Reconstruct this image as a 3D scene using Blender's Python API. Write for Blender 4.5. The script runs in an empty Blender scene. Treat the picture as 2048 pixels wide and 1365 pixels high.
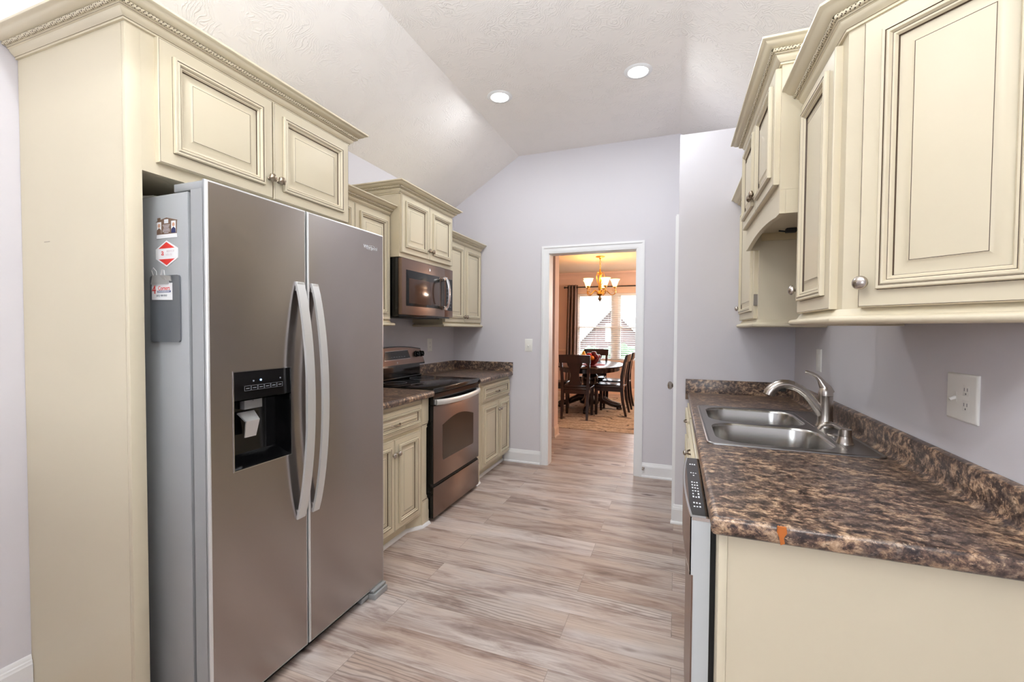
import bpy, bmesh, math, random
from mathutils import Vector, Matrix

# ------------------------------------------------------------------ scene, camera, light
S = bpy.context.scene
COL = S.collection
S.view_settings.view_transform = 'Standard'
S.view_settings.look = 'None'
S.view_settings.exposure = 0.94
S.view_settings.gamma = 1.0
S.view_settings.use_curve_mapping = False
S.cycles.max_bounces = 8
S.cycles.diffuse_bounces = 5
S.cycles.glossy_bounces = 4
S.cycles.transmission_bounces = 6
S.cycles.transparent_max_bounces = 12
S.cycles.caustics_reflective = False
S.cycles.caustics_refractive = False
S.cycles.sample_clamp_indirect = 6.0

EYE = Vector((0.0, 0.0, 1.3355))
FPX = 878.3
yaw, pitch, roll = math.radians(20.4772), math.radians(-1.5087), math.radians(0.3445)
fw = Vector((-math.sin(yaw) * math.cos(pitch), math.cos(yaw) * math.cos(pitch), math.sin(pitch)))
rt = Vector((math.cos(yaw), math.sin(yaw), 0.0))
up = rt.cross(fw)
R_, U_ = rt * math.cos(roll) + up * math.sin(roll), -rt * math.sin(roll) + up * math.cos(roll)
cam = bpy.data.cameras.new('camera')
cam.sensor_fit = 'HORIZONTAL'
cam.sensor_width = 36.0
cam.lens = FPX / 2048.0 * 36.0
cam.clip_start = 0.02
cam.clip_end = 200
camo = bpy.data.objects.new('camera', cam)
camo.matrix_world = Matrix(((R_.x, U_.x, -fw.x, EYE.x), (R_.y, U_.y, -fw.y, EYE.y), (R_.z, U_.z, -fw.z, EYE.z), (0, 0, 0, 1)))
COL.objects.link(camo)
S.camera = camo

W = bpy.data.worlds.new('overcast sky')
S.world = W
W.use_nodes = True
W.node_tree.nodes['Background'].inputs[0].default_value = (0.86, 0.93, 1.0, 1)
W.node_tree.nodes['Background'].inputs[1].default_value = 6.2

CANS = [(-1.246, 3.047), (-0.262, 3.062), (-1.246, 0.55), (-0.262, 0.15)]  # last two are unseen, added to brighten the near end
CAN_Z = 3.055
YF_ = -3.0
CAN_W = 5.0
UPLIGHT_W = 42.0       # added fill light aimed at the ceiling, beside the camera
FILL_POS = (-0.25, -0.36, 1.82)


def lamp(name, kind, loc, watts, col, size=0.1, rot=(0, 0, 0), size_y=None, spread=None):
    l = bpy.data.lights.new(name, kind)
    l.energy = watts
    l.color = col
    if kind == 'AREA':
        l.shape = 'DISK' if size_y is None else 'RECTANGLE'
        l.size = size
        if size_y is not None:
            l.size_y = size_y
        if spread is not None:
            l.spread = spread
    else:
        l.shadow_soft_size = size
    o = bpy.data.objects.new(name, l)
    o.location = loc
    o.rotation_euler = rot
    COL.objects.link(o)
    return o


for cx, cy in CANS:
    lamp('recessed lamp', 'AREA', (cx, cy, CAN_Z - 0.012), CAN_W, (0.91, 0.96, 1.0), 0.13)
lamp('ceiling fill', 'AREA', (FILL_POS[0], FILL_POS[1] + 0.02, FILL_POS[2] + 0.012), UPLIGHT_W, (0.89, 0.955, 1.0), 0.17, (math.radians(180 - 24), 0, 0), None, math.radians(125))

for nm_, loc_, sx_, sy_, fl_ in (('added window portal', (-0.8, YF_ + 0.02, 1.65), 1.4, 1.3, 90), ('dining window portal', (-1.18, 9.30, 1.40), 1.60, 1.38, -90)):
    po = lamp(nm_, 'AREA', loc_, 1.0, (1, 1, 1), sx_, (math.radians(fl_), 0, 0), sy_)
    po.data.cycles.is_portal = True

# ------------------------------------------------------------------ materials
MATS = {}


def lin(r, g, b):
    f = lambda c: ((c / 255) / 12.92) if c / 255 <= 0.04045 else (((c / 255) + 0.055) / 1.055) ** 2.4
    return (f(r), f(g), f(b), 1.0)


def mat(name, col, rough=0.5, metal=0.0, spec=0.5, coat=0.0, aniso=0.0, emit=None, estr=0.0):
    m = bpy.data.materials.new(name)
    m.use_nodes = True
    b = m.node_tree.nodes['Principled BSDF']
    b.inputs['Base Color'].default_value = col
    b.inputs['Roughness'].default_value = rough
    b.inputs['Metallic'].default_value = metal
    b.inputs['Specular IOR Level'].default_value = spec
    b.inputs['Coat Weight'].default_value = coat
    b.inputs['Anisotropic'].default_value = aniso
    if emit:
        b.inputs['Emission Color'].default_value = emit
        b.inputs['Emission Strength'].default_value = estr
    MATS[name] = m
    return m


class NT:
    """small helper round a material's node tree"""
    def __init__(s, m):
        s.t = m.node_tree
        s.b = s.t.nodes['Principled BSDF']

    def n(s, kind, **kw):
        x = s.t.nodes.new(kind)
        for k, v in kw.items():
            if k.startswith('i_'):
                x.inputs[k[2:].replace('_', ' ')].default_value = v
            else:
                setattr(x, k, v)
        return x

    def l(s, a, b):
        s.t.links.new(a, b)

    def coords(s, scale=(1, 1, 1), rot=(0, 0, 0)):
        tc = s.n('ShaderNodeTexCoord')
        mp = s.n('ShaderNodeMapping')
        mp.inputs['Scale'].default_value = scale
        mp.inputs['Rotation'].default_value = rot
        s.l(tc.outputs['Object'], mp.inputs['Vector'])
        return mp.outputs['Vector']

    def ramp(s, fac, stops, interp='LINEAR'):
        r = s.n('ShaderNodeValToRGB')
        r.color_ramp.interpolation = interp
        e = r.color_ramp.elements
        while len(e) < len(stops):
            e.new(0.5)
        for el, (p, c) in zip(e, stops):
            el.position = p
            el.color = c
        s.l(fac, r.inputs['Fac'])
        return r.outputs['Color']

    def mix(s, fac, a, b, mode='MIX'):
        x = s.n('ShaderNodeMix', data_type='RGBA', blend_type=mode)
        for sock, v in ((x.inputs[0], fac), (x.inputs[6], a), (x.inputs[7], b)):
            if hasattr(v, 'links') or isinstance(v, bpy.types.NodeSocket):
                s.l(v, sock)
            else:
                sock.default_value = v
        return x.outputs[2]

    def noise(s, vec, scale, detail=2, rough=0.5, dist=0.0):
        x = s.n('ShaderNodeTexNoise')
        x.inputs['Scale'].default_value = scale
        x.inputs['Detail'].default_value = detail
        x.inputs['Roughness'].default_value = rough
        x.inputs['Distortion'].default_value = dist
        s.l(vec, x.inputs['Vector'])
        return x.outputs['Fac']

    def bump(s, h, strength, dist=0.01):
        x = s.n('ShaderNodeBump')
        x.inputs['Strength'].default_value = strength
        x.inputs['Distance'].default_value = dist
        s.l(h, x.inputs['Height'])
        s.l(x.outputs['Normal'], s.b.inputs['Normal'])


def textured(name, col, rough, scale, strength, dist=0.003, dist_noise=0.0, detail=3, spec=0.4, var=0.0):
    m = mat(name, col, rough, spec=spec)
    t = NT(m)
    v = t.coords()
    t.bump(t.noise(v, scale, detail, 0.55, dist_noise), strength, dist)
    if var:
        c2 = (col[0] * (1 - var), col[1] * (1 - var), col[2] * (1 - var), 1)
        t.l(t.mix(t.noise(v, 2.2, 3), col, c2), t.b.inputs['Base Color'])
    return m


CREAM = textured('cream cabinet paint', lin(217, 206, 180), 0.38, 60, 0.04, 0.001, var=0.05)
GLAZE = mat('brown glaze', lin(74, 55, 38), 0.6)
CREAM_IN = mat('cream cabinet underside', lin(206, 190, 152), 0.5)
WALL = textured('lavender grey wall paint', lin(217, 214, 219), 0.55, 160, 0.08, 0.001)
WHITE = mat('white trim paint', lin(240, 240, 241), 0.35)
PLASTIC = mat('white plastic', lin(240, 239, 234), 0.3)
BLACK = mat('gloss black', lin(9, 9, 10), 0.12)
DARK = mat('matt black', lin(14, 13, 12), 0.5)
CHARCOAL = mat('dark gasket', lin(30, 30, 31), 0.6)  # plain charcoal colour for gasket, bracket, curtain rod and grommets
GREYPAINT = mat('grey appliance paint', lin(160, 162, 163), 0.42, metal=0.15)
NICKEL = mat('brushed nickel', lin(186, 178, 170), 0.26, metal=1.0)
CHROME = mat('polished steel', lin(214, 214, 214), 0.12, metal=1.0)
BRONZE = mat('aged nickel', lin(150, 136, 120), 0.3, metal=1.0)
HANDLE = mat('satin aluminium', lin(222, 222, 220), 0.32, metal=0.5)
GALV = textured('galvanised steel', lin(206, 210, 212), 0.45, 40, 0.05, 0.001, var=0.12)
WHITEINK = mat('white print', lin(225, 228, 232), 0.5)
REDINK = mat('red print', lin(214, 58, 52), 0.5)
BLUEINK = mat('blue print', lin(70, 76, 120), 0.5)
GREYINK = mat('grey print', lin(120, 122, 128), 0.5)
PAPER = mat('white paper', lin(238, 238, 238), 0.6)
BROWNCARD = mat('brown card', lin(112, 88, 72), 0.5)
SKINTONE = mat('printed skin tone', lin(206, 160, 134), 0.5)
NAVY = mat('printed navy', lin(44, 50, 92), 0.5)
CLIPGREY = mat('dark grey board', lin(96, 99, 103), 0.35)
CHIP = mat('raw orange brown core', lin(176, 98, 34), 0.6)
GLASSY = mat('oven glass', lin(58, 46, 38), 0.10, spec=0.2)
MWGLASS = mat('microwave glass', lin(70, 48, 38), 0.10, spec=0.4)
WOOD = mat('dark cherry wood', lin(36, 15, 12), 0.26, coat=0.15)
TAN = textured('tan dining wall paint', lin(220, 194, 182), 0.6, 120, 0.05, 0.001)
PEACH = mat('dining trim paint', lin(225, 200, 182), 0.45)
GOLD = mat('antique gold metal', lin(202, 150, 74), 0.3, metal=0.9)
CURT = mat('grey brown curtain', lin(120, 100, 94), 0.85)
BLIND = mat('white blind slats', lin(238, 238, 238), 0.5)
RED = mat('red apple skin', lin(190, 24, 20), 0.25)
DKRED = mat('dark red apple skin', lin(104, 14, 26), 0.22)
ORANGE = mat('orange skin', lin(235, 130, 20), 0.4)
YELLOW = mat('yellow pear skin', lin(222, 178, 52), 0.4)
BOWLRED = mat('dark red bowl', lin(120, 22, 18), 0.25)
MATRED = mat('dusky red cloth', lin(150, 60, 66), 0.8)
STEM = mat('brown stem', lin(70, 48, 26), 0.7)
BRICK = mat('pale pink brick', lin(214, 168, 164), 0.8)
LEAF = mat('green leaves', lin(62, 82, 56), 0.7)
GRASS = mat('lawn', lin(80, 96, 66), 0.9)
ROOF = mat('grey shingle', lin(120, 118, 118), 0.9)

CEIL = mat('stippled ceiling paint', lin(243, 238, 234), 0.5, spec=0.25)
t = NT(CEIL)
v = t.coords()
n1 = t.noise(v, 5.5, 2, 0.5, 0.0)
mp = t.n('ShaderNodeMapping')
mx = t.n('ShaderNodeVectorMath', operation='MULTIPLY_ADD')
mx.inputs[1].default_value = (1, 1, 1)
nz = t.n('ShaderNodeTexNoise')
nz.inputs['Scale'].default_value = 4.0
t.l(v, nz.inputs['Vector'])
sc_ = t.n('ShaderNodeVectorMath', operation='SCALE')
sc_.inputs['Scale'].default_value = 0.55
t.l(nz.outputs['Color'], sc_.inputs[0])
t.l(v, mx.inputs[0])
t.l(sc_.outputs[0], mx.inputs[2])
wv = t.n('ShaderNodeTexWave', wave_type='BANDS', bands_direction='DIAGONAL')
wv.inputs['Scale'].default_value = 20.0
wv.inputs['Distortion'].default_value = 6.2
wv.inputs['Detail'].default_value = 3.0
wv.inputs['Detail Scale'].default_value = 2.0
t.l(mx.outputs[0], wv.inputs['Vector'])
patch = t.ramp(t.noise(v, 9, 2), [(0.40, (0, 0, 0, 1)), (0.62, (1, 1, 1, 1))])
t.bump(t.mix(1.0, t.ramp(wv.outputs['Fac'], [(0.55, (0, 0, 0, 1)), (0.95, (1, 1, 1, 1))]), patch, 'MULTIPLY'), 0.45, 0.005)

# floor: vinyl planks that run across the room (along x)
FLOOR = mat('grey oak plank', lin(170, 150, 138), 0.38, spec=0.4)
t = NT(FLOOR)
v = t.coords()
br = t.n('ShaderNodeTexBrick', offset=0.37, offset_frequency=2)
br.inputs['Color1'].default_value = (0, 0, 0, 1)
br.inputs['Color2'].default_value = (1, 1, 1, 1)
br.inputs['Mortar'].default_value = (0.5, 0.5, 0.5, 1)
br.inputs['Scale'].default_value = 1.0
br.inputs['Mortar Size'].default_value = 0.0012
br.inputs['Mortar Smooth'].default_value = 0.1
br.inputs['Bias'].default_value = 0.0
br.inputs['Brick Width'].default_value = 1.22
br.inputs['Row Height'].default_value = 0.182
t.l(v, br.inputs['Vector'])
off = t.n('ShaderNodeVectorMath', operation='MULTIPLY_ADD')
off.inputs[1].default_value = (7.3, 3.1, 5.0)
t.l(br.outputs['Color'], off.inputs[0])
t.l(v, off.inputs[2])
m1 = t.n('ShaderNodeMapping')
m1.inputs['Scale'].default_value = (1.0, 5.5, 1.0)
t.l(off.outputs[0], m1.inputs['Vector'])
g1 = t.noise(m1.outputs['Vector'], 2.2, 6, 0.62, 0.6)
m2 = t.n('ShaderNodeMapping')
m2.inputs['Scale'].default_value = (2.5, 75.0, 1.0)
t.l(off.outputs[0], m2.inputs['Vector'])
g2 = t.noise(m2.outputs['Vector'], 2.0, 4, 0.6, 0.3)
m3 = t.n('ShaderNodeMapping')
m3.inputs['Scale'].default_value = (1.3, 7.0, 1.0)
t.l(off.outputs[0], m3.inputs['Vector'])
w3 = t.n('ShaderNodeTexWave', wave_type='RINGS', rings_direction='Z')
w3.inputs['Scale'].default_value = 2.2
w3.inputs['Distortion'].default_value = 6.2
w3.inputs['Detail'].default_value = 3.0
w3.inputs['Detail Scale'].default_value = 1.2
t.l(m3.outputs['Vector'], w3.inputs['Vector'])
base = t.ramp(g1, [(0.28, lin(128, 112, 106)), (0.40, lin(170, 154, 146)), (0.52, lin(202, 193, 187)), (0.64, lin(210, 201, 194)), (0.80, lin(220, 213, 208))])
warm = t.ramp(t.noise(m1.outputs['Vector'], 1.1, 3, 0.5, 0.4), [(0.42, lin(255, 255, 255)), (0.62, lin(246, 237, 230))])
c = t.mix(1.0, base, warm, 'MULTIPLY')
tone = t.ramp(br.outputs['Color'], [(0.0, lin(228, 218, 212)), (0.5, lin(246, 243, 241)), (1.0, lin(255, 253, 254))])
c = t.mix(1.0, c, tone, 'MULTIPLY')
c = t.mix(t.ramp(g2, [(0.34, (0.26, 0.26, 0.26, 1)), (0.50, (0, 0, 0, 1))]), c, lin(118, 100, 92))
c = t.mix(t.ramp(g2, [(0.56, (0, 0, 0, 1)), (0.70, (0.25, 0.25, 0.25, 1))]), c, lin(226, 214, 206))
ring_zone = t.ramp(t.noise(m1.outputs['Vector'], 0.8, 2), [(0.50, (0, 0, 0, 1)), (0.60, (1, 1, 1, 1))])
ringm = t.mix(1.0, t.ramp(w3.outputs['Fac'], [(0.0, (0.6, 0.6, 0.6, 1)), (0.42, (0, 0, 0, 1))]), ring_zone, 'MULTIPLY')
c = t.mix(ringm, c, lin(106, 90, 84))
m4 = t.n('ShaderNodeMapping')
m4.inputs['Scale'].default_value = (1.9, 5.6, 1.0)
jit = t.n('ShaderNodeTexNoise')
jit.inputs['Scale'].default_value = 9.0
t.l(v, jit.inputs['Vector'])
jv = t.n('ShaderNodeVectorMath', operation='MULTIPLY_ADD')
jv.inputs[1].default_value = (0.10, 0.035, 0)
t.l(jit.outputs['Color'], jv.inputs[0])
t.l(off.outputs[0], jv.inputs[2])
t.l(jv.outputs[0], m4.inputs['Vector'])
vk = t.n('ShaderNodeTexVoronoi')
vk.inputs['Scale'].default_value = 1.0
t.l(m4.outputs['Vector'], vk.inputs['Vector'])
halo = t.ramp(vk.outputs['Distance'], [(0.08, (0.0, 0.0, 0.0, 1)), (0.16, (0.45, 0.45, 0.45, 1)), (0.30, (0, 0, 0, 1))])
c = t.mix(halo, c, lin(208, 200, 198))
knot = t.ramp(vk.outputs['Distance'], [(0.05, (0.9, 0.9, 0.9, 1)), (0.13, (0, 0, 0, 1))])
c = t.mix(knot, c, lin(84, 70, 68))
seam = t.n('ShaderNodeMath', operation='MULTIPLY')
seam.inputs[1].default_value = 0.55
t.l(br.outputs['Fac'], seam.inputs[0])
c2 = t.mix(seam.outputs[0], c, lin(104, 90, 82))
t.l(c2, t.b.inputs['Base Color'])
t.bump(g2, 0.12, 0.001)

# laminate worktop
TOP = mat('brown granite laminate', lin(120, 96, 82), 0.3, spec=0.5)
t = NT(TOP)
v = t.coords((0.8, 1.0, 1.0))
a = t.noise(v, 46, 8, 0.72, 0.35)
b_ = t.noise(v, 13, 6, 0.65, 0.5)
d_ = t.noise(v, 120, 4, 0.65, 0.1)
e_ = t.noise(v, 32, 6, 0.7, 0.3)
c = t.ramp(a, [(0.37, lin(32, 23, 23)), (0.44, lin(70, 52, 45)), (0.50, lin(114, 90, 75)), (0.56, lin(168, 138, 110)), (0.67, lin(204, 178, 150))])
dark = t.ramp(a, [(0.35, lin(34, 27, 28)), (0.55, lin(74, 60, 56)), (0.70, lin(128, 114, 106))])
c = t.mix(t.ramp(b_, [(0.44, (0.80, 0.80, 0.80, 1)), (0.56, (0, 0, 0, 1))]), c, dark)
c = t.mix(t.ramp(e_, [(0.60, (0, 0, 0, 1)), (0.70, (0.6, 0.6, 0.6, 1))]), c, lin(138, 128, 120))
c = t.mix(t.ramp(d_, [(0.34, (0.8, 0.8, 0.8, 1)), (0.43, (0, 0, 0, 1))]), c, lin(34, 26, 27))
c = t.mix(t.ramp(d_, [(0.60, (0, 0, 0, 1)), (0.68, (0.6, 0.6, 0.6, 1))]), c, lin(198, 172, 144))
t.l(c, t.b.inputs['Base Color'])


def brushed(name, col, rough, aniso, along, rotation=0.0):
    m = mat(name, col, rough, metal=1.0, aniso=aniso)
    t = NT(m)
    v = t.coords(along)
    n = t.noise(v, 6, 5, 0.6)
    mr = t.n('ShaderNodeMapRange')
    mr.inputs['To Min'].default_value = rough * 0.96
    mr.inputs['To Max'].default_value = rough * 1.06
    t.l(n, mr.inputs['Value'])
    t.l(mr.outputs[0], t.b.inputs['Roughness'])
    tg = t.n('ShaderNodeTangent', direction_type='RADIAL', axis='Z')
    t.l(tg.outputs[0], t.b.inputs['Tangent'])
    t.b.inputs['Anisotropic Rotation'].default_value = 0.25
    return m


STEEL = brushed('brushed fridge steel', lin(182, 175, 172), 0.24, 0.9, (1, 1, 60))
WARMSTEEL = brushed('brushed range steel', lin(136, 116, 106), 0.30, 0.5, (1, 1, 60))
SINKSTEEL = mat('sink steel', lin(186, 184, 180), 0.24, metal=1.0)
SINKDECK = mat('sink rim steel', lin(150, 148, 147), 0.3, metal=1.0)

GLASS = bpy.data.materials.new('window glass')
GLASS.use_nodes = True
nt = GLASS.node_tree
nt.nodes.clear()
o_ = nt.nodes.new('ShaderNodeOutputMaterial')
mxs = nt.nodes.new('ShaderNodeMixShader')
tr = nt.nodes.new('ShaderNodeBsdfTransparent')
gl = nt.nodes.new('ShaderNodeBsdfGlossy')
gl.inputs['Roughness'].default_value = 0.02
mxs.inputs[0].default_value = 0.06
nt.links.new(tr.outputs[0], mxs.inputs[1])
nt.links.new(gl.outputs[0], mxs.inputs[2])
nt.links.new(mxs.outputs[0], o_.inputs[0])

LENS = mat('lit lamp lens', (1, 1, 1, 1), 0.4, emit=(1, 0.98, 0.95, 1), estr=6.0)
SHADE = mat('lit amber glass', lin(255, 226, 170), 0.4, emit=(1.0, 0.72, 0.34, 1), estr=1.6)
BLUELED = mat('lit blue indicator', (0.2, 0.4, 1, 1), 0.4, emit=(0.35, 0.6, 1, 1), estr=1.5)

RUG = mat('beige rug', lin(186, 166, 146), 0.95, spec=0.1)
t = NT(RUG)
v = t.coords()
wv = t.n('ShaderNodeTexWave', wave_type='BANDS', bands_direction='Y')
wv.inputs['Scale'].default_value = 1.3
wv.inputs['Distortion'].default_value = 16.0
wv.inputs['Detail'].default_value = 2.0
wv.inputs['Detail Scale'].default_value = 1.4
t.l(v, wv.inputs['Vector'])
c = t.mix(t.ramp(wv.outputs['Fac'], [(0.0, (0.8, 0.8, 0.8, 1)), (0.07, (0, 0, 0, 1))]),
          t.ramp(t.noise(v, 30, 3), [(0.35, lin(168, 148, 128)), (0.65, lin(202, 184, 164))]), lin(70, 60, 62))
t.l(c, t.b.inputs['Base Color'])
t.bump(t.noise(v, 220, 2), 0.3, 0.003)

# brick house outside
t = NT(BRICK)
v = t.coords((1, 1, 1), (math.radians(90), 0, 0))
bk = t.n('ShaderNodeTexBrick')
bk.inputs['Color1'].default_value = lin(92, 70, 70)
bk.inputs['Color2'].default_value = lin(80, 60, 60)
bk.inputs['Mortar'].default_value = lin(104, 90, 88)
bk.inputs['Scale'].default_value = 4.0
t.l(v, bk.inputs['Vector'])
t.l(bk.outputs['Color'], t.b.inputs['Base Color'])


# ------------------------------------------------------------------ mesh helpers
class MB:
    def __init__(s):
        s.v, s.f, s.m = [], [], []

    def add(s, verts, faces, m=0):
        o = len(s.v)
        s.v += [tuple(p) for p in verts]
        for f in faces:
            s.f.append(tuple(i + o for i in f))
            s.m.append(m)
        return s

    def box(s, x0, x1, y0, y1, z0, z1, m=0, bev=0.0, seg=2):
        if x1 < x0: x0, x1 = x1, x0
        if y1 < y0: y0, y1 = y1, y0
        if z1 < z0: z0, z1 = z1, z0
        if bev <= 0:
            v = [(x, y, z) for z in (z0, z1) for y in (y0, y1) for x in (x0, x1)]
            return s.add(v, [(0, 2, 3, 1), (4, 5, 7, 6), (0, 1, 5, 4), (2, 6, 7, 3), (0, 4, 6, 2), (1, 3, 7, 5)], m)
        bm = bmesh.new()
        bmesh.ops.create_cube(bm, size=1.0)
        for q in bm.verts:
            q.co = Vector(((x0 + x1) / 2 + q.co.x * (x1 - x0), (y0 + y1) / 2 + q.co.y * (y1 - y0), (z0 + z1) / 2 + q.co.z * (z1 - z0)))
        bmesh.ops.bevel(bm, geom=bm.edges[:], offset=bev, segments=seg, profile=0.5, affect='EDGES')
        return s.bm(bm, m)

    def bm(s, bm, m=0, M=None):
        bm.verts.index_update()
        v = [(M @ q.co) if M else q.co.copy() for q in bm.verts]
        f = [tuple(q.index for q in fc.verts) for fc in bm.faces]
        bm.free()
        return s.add(v, f, m)

    def prism(s, poly, axis, a0, a1, m=0):
        """extrude a 2-d polygon along an axis; poly in the two other axes in xyz order"""
        def P(p, a):
            return {'x': (a, p[0], p[1]), 'y': (p[0], a, p[1]), 'z': (p[0], p[1], a)}[axis]
        n = len(poly)
        ar = sum(poly[i][0] * poly[(i + 1) % n][1] - poly[(i + 1) % n][0] * poly[i][1] for i in range(n))
        if (ar < 0) != (axis == 'y'):
            poly = poly[::-1]
        if a1 < a0: a0, a1 = a1, a0
        v = [P(p, a0) for p in poly] + [P(p, a1) for p in poly]
        f = [tuple(range(n - 1, -1, -1)), tuple(range(n, 2 * n))] + [(i, (i + 1) % n, n + (i + 1) % n, n + i) for i in range(n)]
        return s.add(v, f, m)

    def lathe(s, prof, c, axis=(0, 0, 1), seg=20, m=0, mod=None):
        """prof: (radius, distance along axis)"""
        A = Vector(axis).normalized()
        B = A.orthogonal().normalized()
        D = A.cross(B)
        v, f = [], []
        for k, (r, h) in enumerate(prof):
            for i in range(seg):
                a = 2 * math.pi * i / seg
                rr = r * (mod(a, h) if mod else 1)
                v.append(Vector(c) + A * h + (B * math.cos(a) + D * math.sin(a)) * rr)
        n = len(prof)
        for k in range(n - 1):
            for i in range(seg):
                j = (i + 1) % seg
                f.append((k * seg + i, k * seg + j, (k + 1) * seg + j, (k + 1) * seg + i))
        f.append(tuple(range(seg - 1, -1, -1)))
        f.append(tuple((n - 1) * seg + i for i in range(seg)))
        return s.add(v, f, m)

    def tube(s, pts, r, seg=8, m=0, flat=1.0, upv=None, closed=False):
        """round (or flattened) bar along points; r a number or a list"""
        pts = [Vector(p) for p in pts]
        n = len(pts)
        v, f = [], []
        prev = None
        for k in range(n):
            if closed:
                d = (pts[(k + 1) % n] - pts[k - 1]).normalized()
            else:
                d = (pts[min(k + 1, n - 1)] - pts[max(k - 1, 0)]).normalized()
            if upv is not None:
                B = Vector(upv) - d * Vector(upv).dot(d)
                B.normalize()
            elif prev is None:
                B = d.orthogonal().normalized()
            else:
                B = (prev - d * prev.dot(d)).normalized()
            prev = B
            D = d.cross(B)
            rr = r[k] if isinstance(r, (list, tuple)) else r
            fl = flat[k] if isinstance(flat, (list, tuple)) else flat
            for i in range(seg):
                a = 2 * math.pi * i / seg
                v.append(pts[k] + B * math.cos(a) * rr + D * math.sin(a) * rr * fl)
        for k in range(n if closed else n - 1):
            k2 = (k + 1) % n
            for i in range(seg):
                j = (i + 1) % seg
                f.append((k * seg + i, k * seg + j, k2 * seg + j, k2 * seg + i))
        if not closed:
            f.append(tuple(range(seg - 1, -1, -1)))
            f.append(tuple((n - 1) * seg + i for i in range(seg)))
        return s.add(v, f, m)

    def sweep(s, prof, path, side=1, m=0, mats=None, ends=True):
        """sweep (out, up) profile along a horizontal path with mitred corners; out is to the right of the path when side = 1"""
        P = [Vector(p) for p in path]
        n = len(P)
        rows = []
        for k in range(n):
            dirs = []
            if k > 0: dirs.append((P[k] - P[k - 1]).normalized())
            if k < n - 1: dirs.append((P[k + 1] - P[k]).normalized())
            nr = [Vector((d.y, -d.x, 0)) * side for d in dirs]
            if len(nr) == 2:
                h = (nr[0] + nr[1]).normalized()
                o = h / max(0.2, h.dot(nr[0]))
            else:
                o = nr[0]
            rows.append([P[k] + o * a + Vector((0, 0, b)) for a, b in prof])
        q = len(prof)
        v = [p for r in rows for p in r]
        for k in range(n - 1):
            for i in range(q - 1):
                a = k * q + i
                fc = (a, a + 1, a + q + 1, a + q) if side == 1 else (a, a + q, a + q + 1, a + 1)
                s.f.append(tuple(x + len(s.v) for x in fc))
                s.m.append(mats[i] if mats else m)
        if ends:
            e1, e2 = tuple(range(q)), tuple((n - 1) * q + i for i in range(q))
            for e, fl in ((e1, side == 1), (e2, side != 1)):
                e = e[::-1] if fl else e
                s.f.append(tuple(x + len(s.v) for x in e))
                s.m.append(m)
        s.v += [tuple(p) for p in v]
        return s

    def loops(s, C, U, N, w, h, prof):
        """nested rectangles round centre C; prof: (inset, height, material); U = width direction, N = outward"""
        C, U, N = Vector(C), Vector(U).normalized(), Vector(N).normalized()
        Z = N.cross(U)
        o = len(s.v)
        for ins, ht, _ in prof:
            a, b = w / 2 - ins, h / 2 - ins
            for x, y in ((-a, -b), (a, -b), (a, b), (-a, b)):
                s.v.append(tuple(C + U * x + Z * y + N * ht))
        for k in range(len(prof) - 1):
            for i in range(4):
                j = (i + 1) % 4
                s.f.append((o + k * 4 + i, o + k * 4 + j, o + k * 4 + 4 + j, o + k * 4 + 4 + i))
                s.m.append(prof[k + 1][2])
        e = o + (len(prof) - 1) * 4
        s.f.append((e, e + 1, e + 2, e + 3))
        s.m.append(0)
        s.f.append((o + 3, o + 2, o + 1, o))
        s.m.append(0)
        return s


PART_SMOOTH = 35


def obj(name, mb, mats, parent=None, angle=PART_SMOOTH):
    me = bpy.data.meshes.new(name)
    me.from_pydata(mb.v, [], mb.f)
    ml = mats if isinstance(mats, (list, tuple)) else [mats]
    for m in ml:
        me.materials.append(m)
    me.polygons.foreach_set('material_index', mb.m)
    me.polygons.foreach_set('use_smooth', [True] * len(me.polygons))
    me.validate()
    me.update()
    bm = bmesh.new()
    bm.from_mesh(me)
    bmesh.ops.recalc_face_normals(bm, faces=bm.faces[:])
    bm.to_mesh(me)
    bm.free()
    me.set_sharp_from_angle(angle=math.radians(angle))
    o = bpy.data.objects.new(name, me)
    COL.objects.link(o)
    if parent is not None:
        o.parent = parent
        if parent.parent is None and parent.type == 'EMPTY' and not parent.get('_local'):
            o.location = -parent.location
    return o


def thing(name, label, cat, loc=(0, 0, 0), group=None, local=False, rotz=0.0):
    o = bpy.data.objects.new(name, None)
    o.empty_display_size = 0.1
    o.location = loc
    o.rotation_euler = (0, 0, rotz)
    COL.objects.link(o)
    o['label'] = label
    o['category'] = cat
    if group: o['group'] = group
    if local: o['_local'] = 1
    return o


def tag(o, label, cat, group=None):
    o['label'] = label
    o['category'] = cat
    if group: o['group'] = group
    return o


def struct(name, mb, m, angle=35):
    o = obj(name, mb, m, None, angle)
    o['kind'] = 'structure'
    return o


def dup(root, loc, label, rotz=None):
    r = root.copy()
    COL.objects.link(r)
    r.location = loc
    if rotz is not None:
        r.rotation_euler = (0, 0, rotz)
    r['label'] = label
    for ch in list(root.children):
        c = ch.copy()
        COL.objects.link(c)
        c.parent = r
        for g in list(ch.children):
            d = g.copy()
            COL.objects.link(d)
            d.parent = c
    return r


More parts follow.
